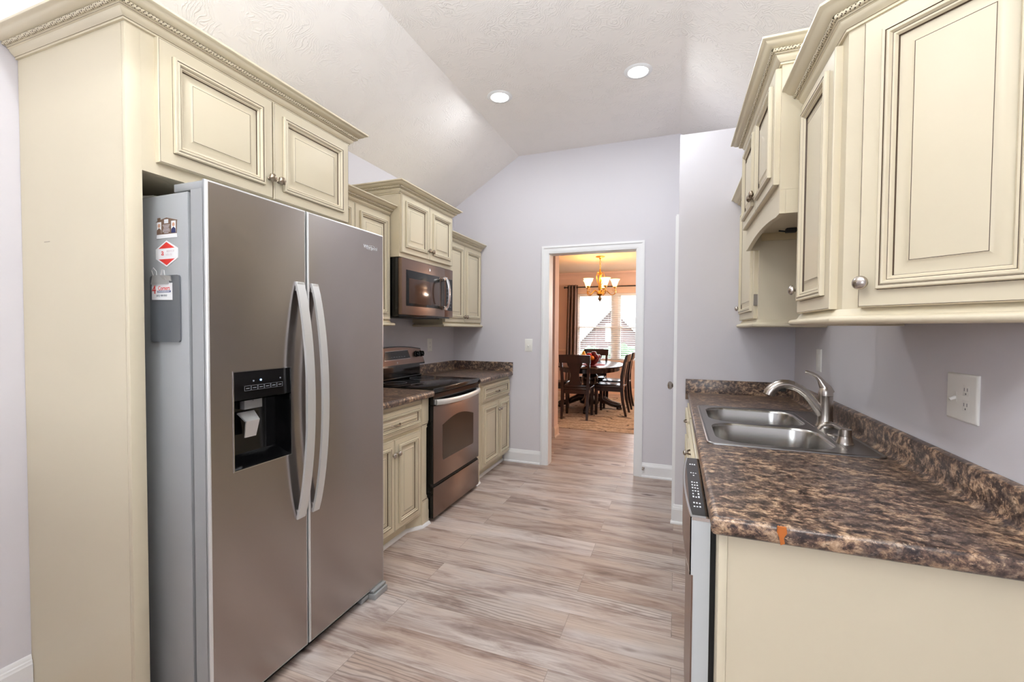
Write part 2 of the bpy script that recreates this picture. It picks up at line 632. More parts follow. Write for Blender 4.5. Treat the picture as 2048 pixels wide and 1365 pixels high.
def text(name, body, size, C, U, N, m, parent, align='CENTER', ext=0.0004, sx=1.0):
    """flat lettering on a surface: C centre, U reading direction, N outward normal"""
    cu = bpy.data.curves.new(name, 'FONT')
    cu.body = body
    cu.size = size
    cu.align_x = align
    cu.align_y = 'CENTER'
    cu.extrude = ext
    cu.materials.append(m)
    tmp = bpy.data.objects.new(name, cu)
    COL.objects.link(tmp)
    bpy.context.view_layer.update()
    me = bpy.data.meshes.new_from_object(tmp.evaluated_get(bpy.context.evaluated_depsgraph_get()))
    bpy.data.objects.remove(tmp)
    C, U, N = Vector(C), Vector(U).normalized(), Vector(N).normalized()
    V = N.cross(U)
    mb = MB()
    mb.v = [tuple(C + U * p.co.x * sx + V * p.co.y + N * p.co.z) for p in me.vertices]
    mb.f = [tuple(p.vertices) for p in me.polygons]
    mb.m = [0] * len(mb.f)
    bpy.data.meshes.remove(me)
    return obj(name, mb, m, parent)


XP, XN, YN = Vector((1, 0, 0)), Vector((-1, 0, 0)), Vector((0, -1, 0))


def front_profile(w, h, t=0.019, k=1.0):
    fr, mw, bw = 0.042 * k, 0.034 * k, 0.026 * k
    g = 0.0014
    return [(0, -t, 0), (0, -0.003, 0), (0.0025, 0, 0), (0.0037, 0, 1), (fr, 0, 0), (fr + g, 0, 1), (fr + g, 0.010, 0), (fr + 0.0035 * k, 0.0128, 0),
            (fr + 0.28 * mw, 0.0128, 0), (fr + 0.28 * mw + g, 0.0105, 1), (fr + 0.42 * mw, 0.0132, 0), (fr + 0.54 * mw, 0.0128, 0), (fr + 0.66 * mw, 0.0060, 0),
            (fr + 0.66 * mw + g, 0.0060, 1), (fr + 0.82 * mw, 0.0062, 0), (fr + 0.94 * mw, 0.001, 0), (fr + 0.94 * mw + g, -0.004, 1), (fr + 1.12 * mw, -0.0048, 0),
            (fr + 1.12 * mw + 0.4 * bw, -0.0042, 0), (fr + 1.12 * mw + 0.75 * bw, -0.001, 0), (fr + 1.12 * mw + bw, 0.0032, 0), (fr + 1.12 * mw + bw + g, 0.003, 1), (fr + 1.12 * mw + bw + g + 0.001, 0.0032, 0)]


def door(parent, C, N, w, h, name='door', k=1.0, t=0.019):
    """raised panel front, centre C on its front face, outward N"""
    N = Vector(N).normalized()
    U = Vector((0, 0, 1)).cross(N)
    return obj(name, MB().loops(C, U, N, w, h, front_profile(w, h, t, k)), [CREAM, GLAZE], parent)


def knob(parent, P, N, swirl=True, r=0.0165):
    """cabinet knob, P where the stem meets the front"""
    prof = [(0.008, 0.0), (0.008, 0.002), (0.0055, 0.004), (0.005, 0.011), (0.007, 0.013), (r * 0.82, 0.016), (r, 0.020), (r * 0.98, 0.024), (r * 0.8, 0.0285), (r * 0.45, 0.0315), (0.002, 0.0325)]
    mod = (lambda a, h: 1 + (0.13 * math.cos(6 * a + h * 130) if 0.012 < h < 0.0316 else 0)) if swirl else None
    return obj('knob', MB().lathe(prof, P, N, 24 if swirl else 18, 0, mod), BRONZE if swirl else NICKEL, parent)


def pull(parent, P, N, L=0.085):
    N = Vector(N)
    U = Vector((0, 0, 1)).cross(N)
    pts = []
    for i in range(13):
        a = -1 + i / 6
        pts.append(Vector(P) + U * a * L / 2 + N * (0.022 * (1 - a ** 4)) + Vector((0, 0, -0.004 * (1 - a * a))))
    return obj('pull_handle', MB().tube(pts, [0.0062] + [0.0042] * 11 + [0.0062], 8), BRONZE, parent)


CROWN_PROF = [(0.0, 0.0), (0.007, 0.0), (0.007, 0.006), (0.0085, 0.006), (0.0085, 0.0072), (0.011, 0.010), (0.017, 0.0145), (0.021, 0.020), (0.0225, 0.0255), (0.0275, 0.0275), (0.0275, 0.0288),
              (0.028, 0.0315), (0.031, 0.0325), (0.031, 0.043), (0.038, 0.0435), (0.047, 0.0455), (0.056, 0.050), (0.062, 0.0565), (0.066, 0.0605), (0.073, 0.0615), (0.075, 0.0635), (0.075, 0.070), (0.0, 0.070)]
CROWN_M = [0, 0, 0, 1, 0, 0, 0, 0, 0, 1, 0, 0, 0, 0, 0, 0, 0, 0, 0, 0, 0, 0]


def crown(parent, path, z, side, sc=1.0):
    """crown moulding with a twisted rope bead"""
    path = [(p[0], p[1], z) for p in path]
    cr = obj('crown_molding', MB().sweep([(a * sc, b * sc) for a, b in CROWN_PROF], path, side, 0, CROWN_M), [CREAM, GLAZE], parent, 40)
    mb = MB()
    P = [Vector(p) for p in path]
    off, hz, r0 = 0.0345 * sc, 0.0378 * sc, 0.0062 * sc
    lines = []
    n = len(P)
    for k in range(n):
        dirs = []
        if k > 0: dirs.append((P[k] - P[k - 1]).normalized())
        if k < n - 1: dirs.append((P[k + 1] - P[k]).normalized())
        nr = [Vector((d.y, -d.x, 0)) * side for d in dirs]
        h = (nr[0] + nr[-1]).normalized()
        lines.append(P[k] + h / h.dot(nr[0]) * off + Vector((0, 0, hz)))
    pitch_, seg = 0.021, 10
    for k in range(n - 1):
        A, B = lines[k], lines[k + 1]
        d = B - A
        L = d.length
        d.normalize()
        Bx = Vector((0, 0, 1))
        D = d.cross(Bx)
        rings = max(4, int(L / 0.0032))
        base = len(mb.v)
        for i in range(rings + 1):
            sd = L * i / rings
            for j in range(seg):
                a = 2 * math.pi * j / seg
                ph = 2 * (a * 0.5 + math.pi * sd / pitch_ * 1.0)
                rr = r0 * (0.78 + 0.34 * abs(math.sin(ph)))
                mb.v.append(tuple(A + d * sd + (Bx * math.cos(a) + D * math.sin(a)) * rr))
        for i in range(rings):
            for j in range(seg):
                jj = (j + 1) % seg
                a = 2 * math.pi * (j + 0.5) / seg
                sd = L * (i + 0.5) / rings
                deep = abs(math.sin(2 * (a * 0.5 + math.pi * sd / pitch_))) < 0.30
                mb.f.append((base + i * seg + j, base + i * seg + jj, base + (i + 1) * seg + jj, base + (i + 1) * seg + j))
                mb.m.append(1 if deep else 0)
    obj('rope_trim', mb, [CREAM, GLAZE], cr, 60)
    return cr


RAIL_PROF = [(0.0, 0.040), (0.002, 0.040), (0.006, 0.034), (0.010, 0.026), (0.012, 0.0235), (0.017, 0.0225), (0.026, 0.021), (0.0315, 0.017), (0.033, 0.0115), (0.0315, 0.006), (0.027, 0.002), (0.021, 0.0), (-0.012, 0.0), (-0.012, 0.040)]


def rail(parent, path, z, side):
    return obj('light_rail', MB().sweep(RAIL_PROF, [(p[0], p[1], z) for p in path], side), CREAM, parent, 40)


# ------------------------------------------------------------------ setting: kitchen shell
XL, XR, YB, YF = -2.208, 0.706, 4.144, -3.0
CX0, CX1, CZ, ZL, ZR = -1.487, 0.006, 3.055, 2.60, 2.665
TH = 0.13
PX, PY, PZ = 0.007, 3.222, 2.66

struct('floor', MB().box(-4.2, 2.0, YF - 0.2, 9.45, -0.05, 0.0), FLOOR)
struct('wall_left', MB().box(XL - TH, XL, YF - TH, YB + TH, 0, ZL + 0.05), WALL)
struct('wall_right', MB().box(XR, XR + TH, YF - TH, YB + TH, 0, ZR + 0.05), WALL)
OX0, OX1, OZ = -1.167, -0.345, 2.075      # door opening
mb = MB()
mb.prism([(XL, 0), (OX0, 0), (OX0, CZ + 0.02), (CX0, CZ + 0.02), (XL, ZL + 0.02)], 'y', YB, YB + TH)
mb.prism([(OX0, OZ), (OX1, OZ), (OX1, CZ + 0.02), (OX0, CZ + 0.02)], 'y', YB, YB + TH)
mb.prism([(OX1, 0), (XR, 0), (XR, ZR + 0.02), (CX1, CZ + 0.02), (OX1, CZ + 0.02)], 'y', YB, YB + TH)
struct('wall_back', mb, WALL)
mb = MB()
mb.box(XL, -1.5, YF - TH, YF, 0, 2.4)
mb.box(-0.1, XR, YF - TH, YF, 0, 2.4)
mb.box(-1.5, -0.1, YF - TH, YF, 0, 1.0)
mb.box(-1.5, -0.1, YF - TH, YF, 2.3, 2.4)
mb.prism([(XL, 2.4), (XR, 2.4), (XR, ZR), (CX1, CZ), (CX0, CZ), (XL, ZL)], 'y', YF - TH, YF)
struct('wall_front', mb, WALL)
struct('ceiling', MB().box(CX0, CX1, YF - TH, YB, CZ, CZ + 0.1), CEIL)
mb = MB().prism([(XL - TH, ZL - TH * (CZ - ZL) / (CX0 - XL)), (CX0, CZ), (CX0, CZ + 0.1), (XL - TH, ZL + 0.1)], 'y', YF - TH, YB)
struct('ceiling_left', mb, CEIL)
mb = MB().prism([(CX1, CZ), (XR + TH, ZR - TH * (CZ - ZR) / (XR - CX1)), (XR + TH, ZR + 0.1), (CX1, CZ + 0.1)], 'y', YF - TH, YB)
struct('ceiling_right', mb, CEIL)
# pantry closet: a box lower than the vault
mb = MB()
mb.box(PX, XR, PY, PY + 0.1, 0, PZ)
struct('wall_pantry_front', mb, WALL)
mb = MB()
mb.box(PX, PX + 0.1, PY + 0.1, 3.30, 0, PZ)
mb.box(PX, PX + 0.1, 4.06, YB, 0, PZ)
mb.box(PX, PX + 0.1, 3.30, 4.06, 2.06, PZ)
mb.box(PX + 0.1, XR, PY + 0.1, YB, PZ - 0.06, PZ)
struct('wall_pantry_side', mb, WALL)

BASE_PROF = [(0.0, 0.0), (0.026, 0.0), (0.026, 0.010), (0.022, 0.016), (0.0145, 0.019), (0.0145, 0.098), (0.012, 0.102), (0.0115, 0.110), (0.008, 0.114), (0.007, 0.124), (0.003, 0.130), (0.0, 0.130)]


def baseboard(name, path, side, m=WHITE):
    return struct(name, MB().sweep(BASE_PROF, path, side, 0), m, 30)


baseboard('baseboard_left', [(XL, YF, 0), (XL, 0.868, 0)], 1)
baseboard('baseboard_back', [(-1.62, YB, 0), (-1.239, YB, 0)], 1)
baseboard('baseboard_back_right', [(-0.276, YB, 0), (PX, YB, 0)], 1)
baseboard('baseboard_pantry', [(PX, 3.228, 0), (PX, PY, 0), (0.088, PY, 0)], 1)

# casing of the opening
CAS = [(0, 0), (0.070, 0), (0.070, 0.012), (0.060, 0.019), (0.050, 0.019), (0.046, 0.014), (0.020, 0.012), (0.012, 0.009), (0, 0.009)]
mb = MB()


def casing_y(mb, x0, x1, z1, y, d, w=0.070):
    """door casing on a wall facing -y: x0,x1 inner edges; steps give its profile"""
    for a, b, tk in ((0.0, 0.012, 0.010), (0.012, 0.046, 0.013), (0.046, 0.050, 0.015), (0.050, 0.062, 0.020), (0.062, 0.070, 0.016)):
        mb.box(x0 - b, x0 - a, y - tk * d, y, 0, z1 + b)
        mb.box(x1 + a, x1 + b, y - tk * d, y, 0, z1 + b)
        mb.box(x0 - a, x1 + a, y - tk * d, y, z1 + a, z1 + b)


casing_y(mb, OX0, OX1, OZ, YB, 1)
mb.box(OX0, OX0 + 0.004, YB, YB + TH, 0, OZ)
mb.box(OX1 - 0.004, OX1, YB, YB + TH, 0, OZ)
mb.box(OX0, OX1, YB, YB + TH, OZ - 0.004, OZ)
struct('trim_1', mb, WHITE)

# pantry door in the closet's side, seen edge on
mb = MB()
for a, b, tk in ((0.0, 0.046, 0.013), (0.046, 0.062, 0.020), (0.062, 0.070, 0.016)):
    mb.box(PX - tk, PX, 3.30 - b, 3.30 - a, 0, 2.06 + b)
    mb.box(PX - tk, PX, 4.06 + a, min(4.06 + b, YB - 0.03), 0, 2.06 + b)
    mb.box(PX - tk, PX, 3.30 - a, 4.06 + a, 2.06 + a, 2.06 + b)
struct('trim_2', mb, WHITE)
d1 = bpy.data.objects.new('door_1', None)
d1['kind'] = 'structure'
COL.objects.link(d1)
mb = MB().box(PX + 0.002, PX + 0.036, 3.303, 4.057, 0.012, 2.057)
for z0, z1 in ((0.25, 0.95), (1.08, 1.92)):
    for y0, y1 in ((3.40, 3.64), (3.72, 3.96)):
        mb.loops((PX + 0.002, (y0 + y1) / 2, (z0 + z1) / 2), (0, -1, 0), XN, y1 - y0, z1 - z0, [(0, -0.002, 0), (0, 0.003, 0), (0.02, 0.003, 0), (0.035, 0.0005, 0)])
obj('door_slab', mb, WHITE, d1)
for z in (0.42, 1.12, 1.78):
    h_ = obj('hinge', MB().tube([(PX - 0.008, 3.303, z - 0.045), (PX - 0.008, 3.303, z + 0.045)], 0.008, 8), BRONZE, d1)
obj('door_knob', MB().lathe([(0.033, 0), (0.033, 0.007), (0.013, 0.011), (0.012, 0.026), (0.024, 0.032), (0.033, 0.044), (0.034, 0.056), (0.026, 0.066), (0.004, 0.072)], (PX + 0.002, 3.90, 0.875), XN, 20), NICKEL, d1)

# unseen rear window, added to bring more daylight in
w2 = bpy.data.objects.new('added_window', None)
w2['kind'] = 'structure'
COL.objects.link(w2)
mb = MB()
for x0, x1, z0, z1 in ((-1.5, -1.45, 1.0, 2.3), (-0.15, -0.1, 1.0, 2.3), (-1.45, -0.15, 1.0, 1.05), (-1.45, -0.15, 2.25, 2.3), (-0.82, -0.78, 1.05, 2.25)):
    mb.box(x0, x1, YF - 0.09, YF - 0.03, z0, z1)
obj('window_frame', mb, WHITE, w2)
obj('window_pane', MB().box(-1.45, -0.15, YF - 0.065, YF - 0.061, 1.05, 2.25), GLASS, w2)
# unseen bar, added to shade the foot of the tall side panel
t_ = thing('bar_blocker', 'half height light blocker shaped as a bar, added against the left wall behind the viewer', 'counter', (-1.6, -0.35, 0))
obj('blocker_wall', MB().box(XL + 0.003, -1.0, -0.42, -0.30, 0, 1.04), WALL, t_)
obj('blocker_top', MB().box(XL + 0.003, -0.95, -0.52, -0.20, 1.0405, 1.08, 0, 0.01), TOP, t_)

# ------------------------------------------------------------------ ceiling cans
for i, (cx, cy) in enumerate(CANS):
    lab = {0: 'white recessed ceiling light nearer the left sloped ceiling', 1: 'white recessed ceiling light above the doorway side, nearer the right wall'}.get(i, 'white recessed ceiling light added out of view to brighten the near end')
    tl = thing('recessed_light', lab, 'ceiling light', (cx, cy, CZ), 'recessed ceiling lights')
    obj('trim_ring', MB().lathe([(0.062, -0.004), (0.066, -0.007), (0.086, -0.005), (0.092, -0.0005), (0.092, 0.0)], (cx, cy, CZ - 0.0005), (0, 0, 1), 40), WHITE, tl)
    obj('lens', MB().lathe([(0.064, -0.0085), (0.064, -0.0055)], (cx, cy, CZ), (0, 0, 1), 40), LENS, tl)

# added, unseen: ceiling fill on a made-up stand, behind the viewer
fx_, fy_, fz_ = FILL_POS
t_ = thing('fill_light_stand', 'added fill light on a black tripod stand behind the viewer, aimed at the ceiling', 'fill light stand', (fx_, fy_, 0))
for k in range(3):
    a = math.radians(90 + 120 * k)
    obj('leg', MB().tube([(fx_, fy_, 0.62), (fx_ + 0.36 * math.cos(a), fy_ + 0.36 * math.sin(a), 0.012)], 0.010, 8), DARK, t_)
obj('pole', MB().tube([(fx_, fy_, 0.30), (fx_, fy_, fz_ - 0.20)], 0.012, 10), DARK, t_)
fa = Vector((0, math.sin(math.radians(24)), math.cos(math.radians(24))))
fb = Vector((fx_, fy_, fz_)) - fa * 0.21
obj('fill_head', MB().lathe([(0.03, 0), (0.055, 0.01), (0.055, 0.12), (0.07, 0.15), (0.095, 0.20), (0.095, 0.205), (0.09, 0.205), (0.003, 0.19)], fb, fa, 24), DARK, t_)

# ------------------------------------------------------------------ left run: refrigerator enclosure
FX = -1.604
t_ = thing('refrigerator_cabinet', 'tall cream cabinet enclosing the refrigerator, with wide side panel and two doors above', 'cabinet', (-1.9, 1.36, 0))
mb = MB().box(XL + 0.002, FX - 0.019, 0.8695, 0.888, 0, 2.286)
mb.box(-2.065, -2.03, 0.8692, 0.8696, 1.629, 1.6302, 1)
sp = obj('side_panel', mb, [CREAM, GLAZE], t_)
mb = MB().box(FX - 0.019, FX, 0.8692, 0.9125, 0, 2.286, 0, 0.002)
obj('stile', mb, CREAM, t_)
mb = MB().box(XL + 0.002, FX - 0.019, 0.8885, 1.846, 1.842, 2.286)
mb.box(FX - 0.0188, FX - 0.0008, 0.912, 1.846, 1.838, 2.286)
obj('cabinet_box', mb, CREAM, t_)
mb = MB().box(XL + 0.002, FX - 0.021, 1.858, 1.872, 0, 1.842)
obj('far_panel', mb, CREAM, t_)
DZ0, DZ1 = 1.876, 2.279
for y0, y1, ky in ((0.952, 1.384, 1.366), (1.389, 1.836, 1.410)):
    d = door(t_, (FX + 0.018, (y0 + y1) / 2, (DZ0 + DZ1) / 2), XP, y1 - y0, DZ1 - DZ0)
    knob(d, (FX + 0.018, ky, 1.955), XP)
crown(t_, [(XL + 0.002, 0.8695), (FX, 0.8695), (FX, 1.848), (XL + 0.002, 1.848)], 2.281, 1)

# ------------------------------------------------------------------ refrigerator
FY0, FYS, FY1, FXF, FXB = 0.962, 1.3625, 1.853, -1.385, -1.455
t_ = thing('refrigerator', 'stainless steel side by side refrigerator with water dispenser in the left door', 'refrigerator', (-1.77, 1.41, 0))
mb = MB().box(-2.16, -1.471, FY0, FY1, 0.03, 1.772, 0, 0.004)
mb.box(-1.471, FXB - 0.001, FY0 + 0.012, FY1 - 0.012, 0.06, 1.765, 1)
obj('body', mb, [GREYPAINT, CHARCOAL], t_)


def slab(y0, y1, z0, z1, hole=None):
    """door of front steel skin with rounded edges and painted sides; optional rectangular hole"""
    mb = MB()
    e = 0.007
    ys, zs = [y0 + e, y1 - e], [z0 + e, z1 - e]
    if hole:
        ys = [y0 + e, hole[0], hole[1], y1 - e]
        zs = [z0 + e, hole[2], hole[3], z1 - e]
    for i in range(len(ys) - 1):
        for j in range(len(zs) - 1):
            if hole and i == 1 and j == 1:
                continue
            mb.add([(FXF, ys[i], zs[j]), (FXF, ys[i + 1], zs[j]), (FXF, ys[i + 1], zs[j + 1]), (FXF, ys[i], zs[j + 1])], [(0, 1, 2, 3)], 0)
    C = Vector((FXF, (y0 + y1) / 2, (z0 + z1) / 2))
    rings = [(e, 0.0), (e * 0.62, -0.0006), (e * 0.28, -0.0022), (0.0006, -0.0048), (0, -0.008)]
    for (i0, h0), (i1, h1) in zip(rings, rings[1:]):
        a = [(FXF + h0, y0 + i0, z0 + i0), (FXF + h0, y1 - i0, z0 + i0), (FXF + h0, y1 - i0, z1 - i0), (FXF + h0, y0 + i0, z1 - i0)]
        b = [(FXF + h1, y0 + i1, z0 + i1), (FXF + h1, y1 - i1, z0 + i1), (FXF + h1, y1 - i1, z1 - i1), (FXF + h1, y0 + i1, z1 - i1)]
        mb.add(a + b, [(k, k + 4, (k + 1) % 4 + 4, (k + 1) % 4) for k in range(4)], 1)
    zt = 1.775
    a = [(FXF - 0.008, y0, z0), (FXF - 0.008, y1, z0), (FXF - 0.008, y1, z1), (FXF - 0.008, y0, z1)]
    b = [(FXF - 0.016, y0, z0), (FXF - 0.016, y1, z0), (FXF - 0.016, y1, z1), (FXF - 0.016, y0, z1)]
    mb.add(a + b, [(k, k + 4, (k + 1) % 4 + 4, (k + 1) % 4) for k in range(4)] , 2)
    yy = [y0] + ([hole[0] - 0.001, hole[1] + 0.001] if hole else []) + [y1]
    if hole:
        mb.box(FXB, FXF - 0.014, y0, hole[0] - 0.004, z0, zt, 2)
        mb.box(FXB, FXF - 0.014, hole[1] + 0.004, y1, z0, zt, 2)
        mb.box(FXB, FXF - 0.014, hole[0] - 0.004, hole[1] + 0.004, z0, hole[2] - 0.004, 2)
        mb.box(FXB, FXF - 0.014, hole[0] - 0.004, hole[1] + 0.004, hole[3] + 0.004, zt, 2)
    else:
        mb.box(FXB, FXF - 0.014, y0, y1, z0, zt, 2)
    mb.add(b, [(3, 2, 1, 0)] if not hole else [], 2)
    return mb


HOLE = (1.047, 1.279, 0.851, 1.185)
ld = obj('freezer_door', slab(FY0, FYS - 0.004, 0.046, 1.8026, HOLE), [STEEL, HANDLE, GREYPAINT], t_)
rd = obj('fridge_door', slab(FYS + 0.004, FY1, 0.046, 1.8026), [STEEL, HANDLE, GREYPAINT], t_)


def strap(y0, y1, zt, zb):
    """bowed strap handle"""
    n = 25
    mb = MB()
    for i in range(n):
        a = -1 + 2 * i / (n - 1)
        z = (zt + zb) / 2 - a * (zt - zb) / 2
        x = FXF + 0.006 + 0.056 * (1 - a * a) ** 0.85
        th = 0.010
        yo = 0.0
        for q in ((x, y0 + yo, z), (x, y1 + yo, z), (x - th, y1 + yo, z), (x - th, y0 + yo, z)):
            mb.v.append(q)
    for i in range(n - 1):
        for k in range(4):
            mb.f.append((i * 4 + k, i * 4 + (k + 1) % 4, i * 4 + 4 + (k + 1) % 4, i * 4 + 4 + k))
            mb.m.append(0)
    mb.f += [(3, 2, 1, 0), tuple((n - 1) * 4 + k for k in range(4))]
    mb.m += [0, 0]
    mb.box(FXF - 0.001, FXF + 0.009, y0 + 0.004, y1 - 0.004, zt - 0.035, zt - 0.002)
    mb.box(FXF - 0.001, FXF + 0.009, y0 + 0.004, y1 - 0.004, zb + 0.002, zb + 0.035)
    return mb


obj('handle', strap(1.303, 1.342, 1.516, 0.583), HANDLE, ld)
obj('handle', strap(1.381, 1.415, 1.516, 0.583), HANDLE, rd)
# dispenser
y0, y1, z0, z1 = HOLE
mb = MB()
e = 0.012
# frame lip
mb.loops((FXF, (y0 + y1) / 2, (z0 + z1) / 2), (0, 1, 0), XP, y1 - y0 + 0.006, z1 - z0 + 0.006, [(0, -0.002, 0), (0, 0.002, 0), (0.003, 0.002, 0), (0.004, -0.004, 0)])
mb.f, mb.m = mb.f[:-2], mb.m[:-2]
obj('dispenser_frame', mb, CHROME, ld)
mb = MB()
zc = 1.088
D = FXF - 0.066
mb.add([(FXF - 0.003, y0, z0), (FXF - 0.003, y1, z0), (D, y1 - 0.012, z0 + 0.035), (D, y0 + 0.012, z0 + 0.035)], [(0, 1, 2, 3)])
mb.add([(D, y0 + 0.012, z0 + 0.035), (D, y1 - 0.012, z0 + 0.035), (D, y1 - 0.012, zc), (D, y0 + 0.012, zc)], [(0, 1, 2, 3)])
mb.add([(FXF - 0.003, y0, z0), (D, y0 + 0.012, z0 + 0.035), (D, y0 + 0.012, zc), (FXF - 0.003, y0, zc)], [(0, 1, 2, 3)])
mb.add([(FXF - 0.003, y1, z0), (D, y1 - 0.012, z0 + 0.035), (D, y1 - 0.012, zc), (FXF - 0.003, y1, zc)], [(3, 2, 1, 0)])
mb.add([(D, y0 + 0.012, zc), (D, y1 - 0.012, zc), (FXF - 0.003, y1, zc - 0.004), (FXF - 0.003, y0, zc - 0.004)], [(0, 1, 2, 3)])
obj('dispenser_recess', mb, BLACK, ld)
mb = MB().add([(FXF - 0.002, y0, z1), (FXF - 0.002, y1, z1), (FXF + 0.0015, y1, zc), (FXF + 0.0015, y0, zc), (FXF - 0.012, y0, z1), (FXF - 0.012, y1, z1), (FXF - 0.02, y1, zc), (FXF - 0.02, y0, zc)],
              [(3, 2, 1, 0), (4, 5, 6, 7), (0, 1, 5, 4), (2, 3, 7, 6), (0, 4, 7, 3), (1, 2, 6, 5)])
obj('control_panel', mb, BLACK, ld)
mb = MB()
bx = FXF + 0.0012
for k in range(6):
    ya = 1.086 + k * 0.0262
    for q in ((ya, ya + 0.0245, 1.118, 1.1188), (ya, ya + 0.0245, 1.1342, 1.135), (ya, ya + 0.0008, 1.118, 1.135), (ya + 0.0237, ya + 0.0245, 1.118, 1.135)):
        mb.box(bx - 0.001, bx + 0.0004, q[0], q[1], q[2], q[3])
    mb.box(bx - 0.001, bx + 0.0004, ya + 0.006, ya + 0.019, 1.1245, 1.1275)
mb.lathe([(0.003, 0), (0.003, 0.0016)], (bx - 0.0012, 1.121, 1.150), XP, 10)
mb.lathe([(0.003, 0), (0.003, 0.0016)], (bx - 0.0012, 1.232, 1.150), XP, 10)
obj('button_row', mb, GREYINK, ld)
obj('indicator', MB().lathe([(0.0035, 0), (0.0035, 0.0016)], (bx - 0.0012, 1.150, 1.151), XP, 10), BLUELED, ld)
mb = MB().box(D + 0.001, D + 0.025, 1.118, 1.190, 1.045, 1.086, 0, 0.002)
mb.box(D + 0.022, D + 0.03, 1.15, 1.175, 1.072, 1.086, 0, 0.002)
obj('nozzle_housing', mb, GREYPAINT, ld)
mb = MB()
mb.add([(D + 0.012, 1.100, 1.036), (D + 0.012, 1.166, 1.036), (D + 0.050, 1.158, 1.008), (D + 0.050, 1.104, 1.008), (D + 0.036, 1.154, 0.948), (D + 0.036, 1.110, 0.948)],
       [(0, 1, 2, 3), (3, 2, 4, 5)])
mb.add([(D + 0.009, 1.100, 1.033), (D + 0.009, 1.166, 1.033), (D + 0.046, 1.158, 1.005), (D + 0.046, 1.104, 1.005), (D + 0.032, 1.154, 0.948), (D + 0.032, 1.110, 0.948)],
       [(3, 2, 1, 0), (5, 4, 2, 3)])
obj('paddle', mb, HANDLE, ld)
text('logo', 'Whirlpool', 0.024, (FXF + 0.0006, 1.752, 1.7245), (0, 1, 0), XP, WHITEINK, rd)
mb = MB().tube([(FXF + 0.0006, 1.752 + 0.032 * math.cos(a), 1.7245 + 0.010 * math.sin(a) + 0.004 * math.cos(a)) for a in [2 * math.pi * k / 28 for k in range(24)]], 0.0009, 5)
obj('logo_swoosh', mb, WHITEINK, rd)
obj('hinge_cover', MB().box(-1.54, -1.402, 0.965, 1.02, 1.7755, 1.801, 0, 0.003), GREYPAINT, t_)
obj('hinge_cover', MB().box(-1.54, -1.402, 1.79, 1.85, 1.7755, 1.801, 0, 0.003), GREYPAINT, t_)
mb = MB().box(-1.47, -1.425, FY0 + 0.01, FY1 - 0.01, 0.006, 0.044)
obj('base_grille', mb, DARK, t_)
mb = MB().box(-1.44, -1.362, 1.752, 1.851, 0.001, 0.030, 0, 0.003)
mb.box(-1.44, -1.372, 1.752, 1.851, 0.034, 0.045, 0, 0.002)
mb.box(-1.44, -1.40, 1.70, 1.76, 0.004, 0.028, 0, 0.002)
obj('foot', mb, GREYPAINT, t_)
obj('foot', MB().box(-1.44, -1.372, 0.966, 1.06, 0.001, 0.030, 0, 0.003), GREYPAINT, t_)

# cord on the refrigerator's top
pts = [(-1.80 + 0.10 * math.cos(a), 1.03 + 0.045 * math.sin(a), 1.778 + 0.008 + 0.006 * math.sin(2.5 * a)) for a in [2 * math.pi * k / 24 * 2.2 for k in range(53)]]
pts += [(-1.70 + 0.01 * k, 1.02 - 0.002 * k, 1.778 + 0.0055) for k in range(4, 9)]
tag(obj('power_cord', MB().tube(pts, 0.004, 7), PLASTIC), 'loose coil of thin white cord lying on top of the refrigerator', 'cord')

# magnets and the clipboard on the refrigerator's side (plane y = FY0, facing -y)
YS = FY0


def flat_y(mb, poly, y, th, m=0):
    return mb.prism(poly, 'y', y - th, y, m)


t_ = thing('house_magnet', 'house-shaped brown business card magnet with two portraits, on refrigerator side', 'magnet', (-1.57, YS, 1.66))
mb = flat_y(MB(), [(-1.620, 1.642), (-1.523, 1.642), (-1.521, 1.684), (-1.516, 1.684), (-1.571, 1.696), (-1.602, 1.690), (-1.602, 1.697), (-1.616, 1.697), (-1.616, 1.687), (-1.626, 1.684), (-1.620, 1.684)], YS, 0.0012)
obj('card', mb, BROWNCARD, t_)
obj('strip', flat_y(MB(), [(-1.622, 1.629), (-1.521, 1.629), (-1.523, 1.6418), (-1.620, 1.6418)], YS, 0.0012), PAPER, t_)
for xa in (-1.6075, -1.5365):
    mb = MB()
    mb.add([(xa - 0.011, YS - 0.0014, 1.644), (xa + 0.011, YS - 0.0014, 1.644), (xa + 0.011, YS - 0.0014, 1.683), (xa - 0.011, YS - 0.0014, 1.683)], [(0, 1, 2, 3)], 0)
    mb.lathe([(0.0065, 0), (0.0065, 0.0003)], (xa, YS - 0.0014, 1.671), YN, 12, 1)
    mb.add([(xa - 0.011, YS - 0.0017, 1.644), (xa + 0.011, YS - 0.0017, 1.644), (xa + 0.010, YS - 0.0017, 1.657), (xa, YS - 0.0017, 1.664), (xa - 0.010, YS - 0.0017, 1.657)], [(0, 1, 2, 3, 4)], 2 if xa < -1.57 else 3)
    obj('portrait', mb, [PAPER, SKINTONE, BROWNCARD, NAVY], t_)
mb = MB().box(-1.582, -1.562, YS - 0.0016, YS - 0.0012, 1.677, 1.690)
for k, w in enumerate((0.036, 0.030, 0.024, 0.030, 0.036, 0.036, 0.022)):
    mb.box(-1.572 - w / 2, -1.572 + w / 2, YS - 0.0016, YS - 0.0012, 1.671 - k * 0.0042, 1.6724 - k * 0.0042)
obj('printing', mb, WHITEINK, t_)

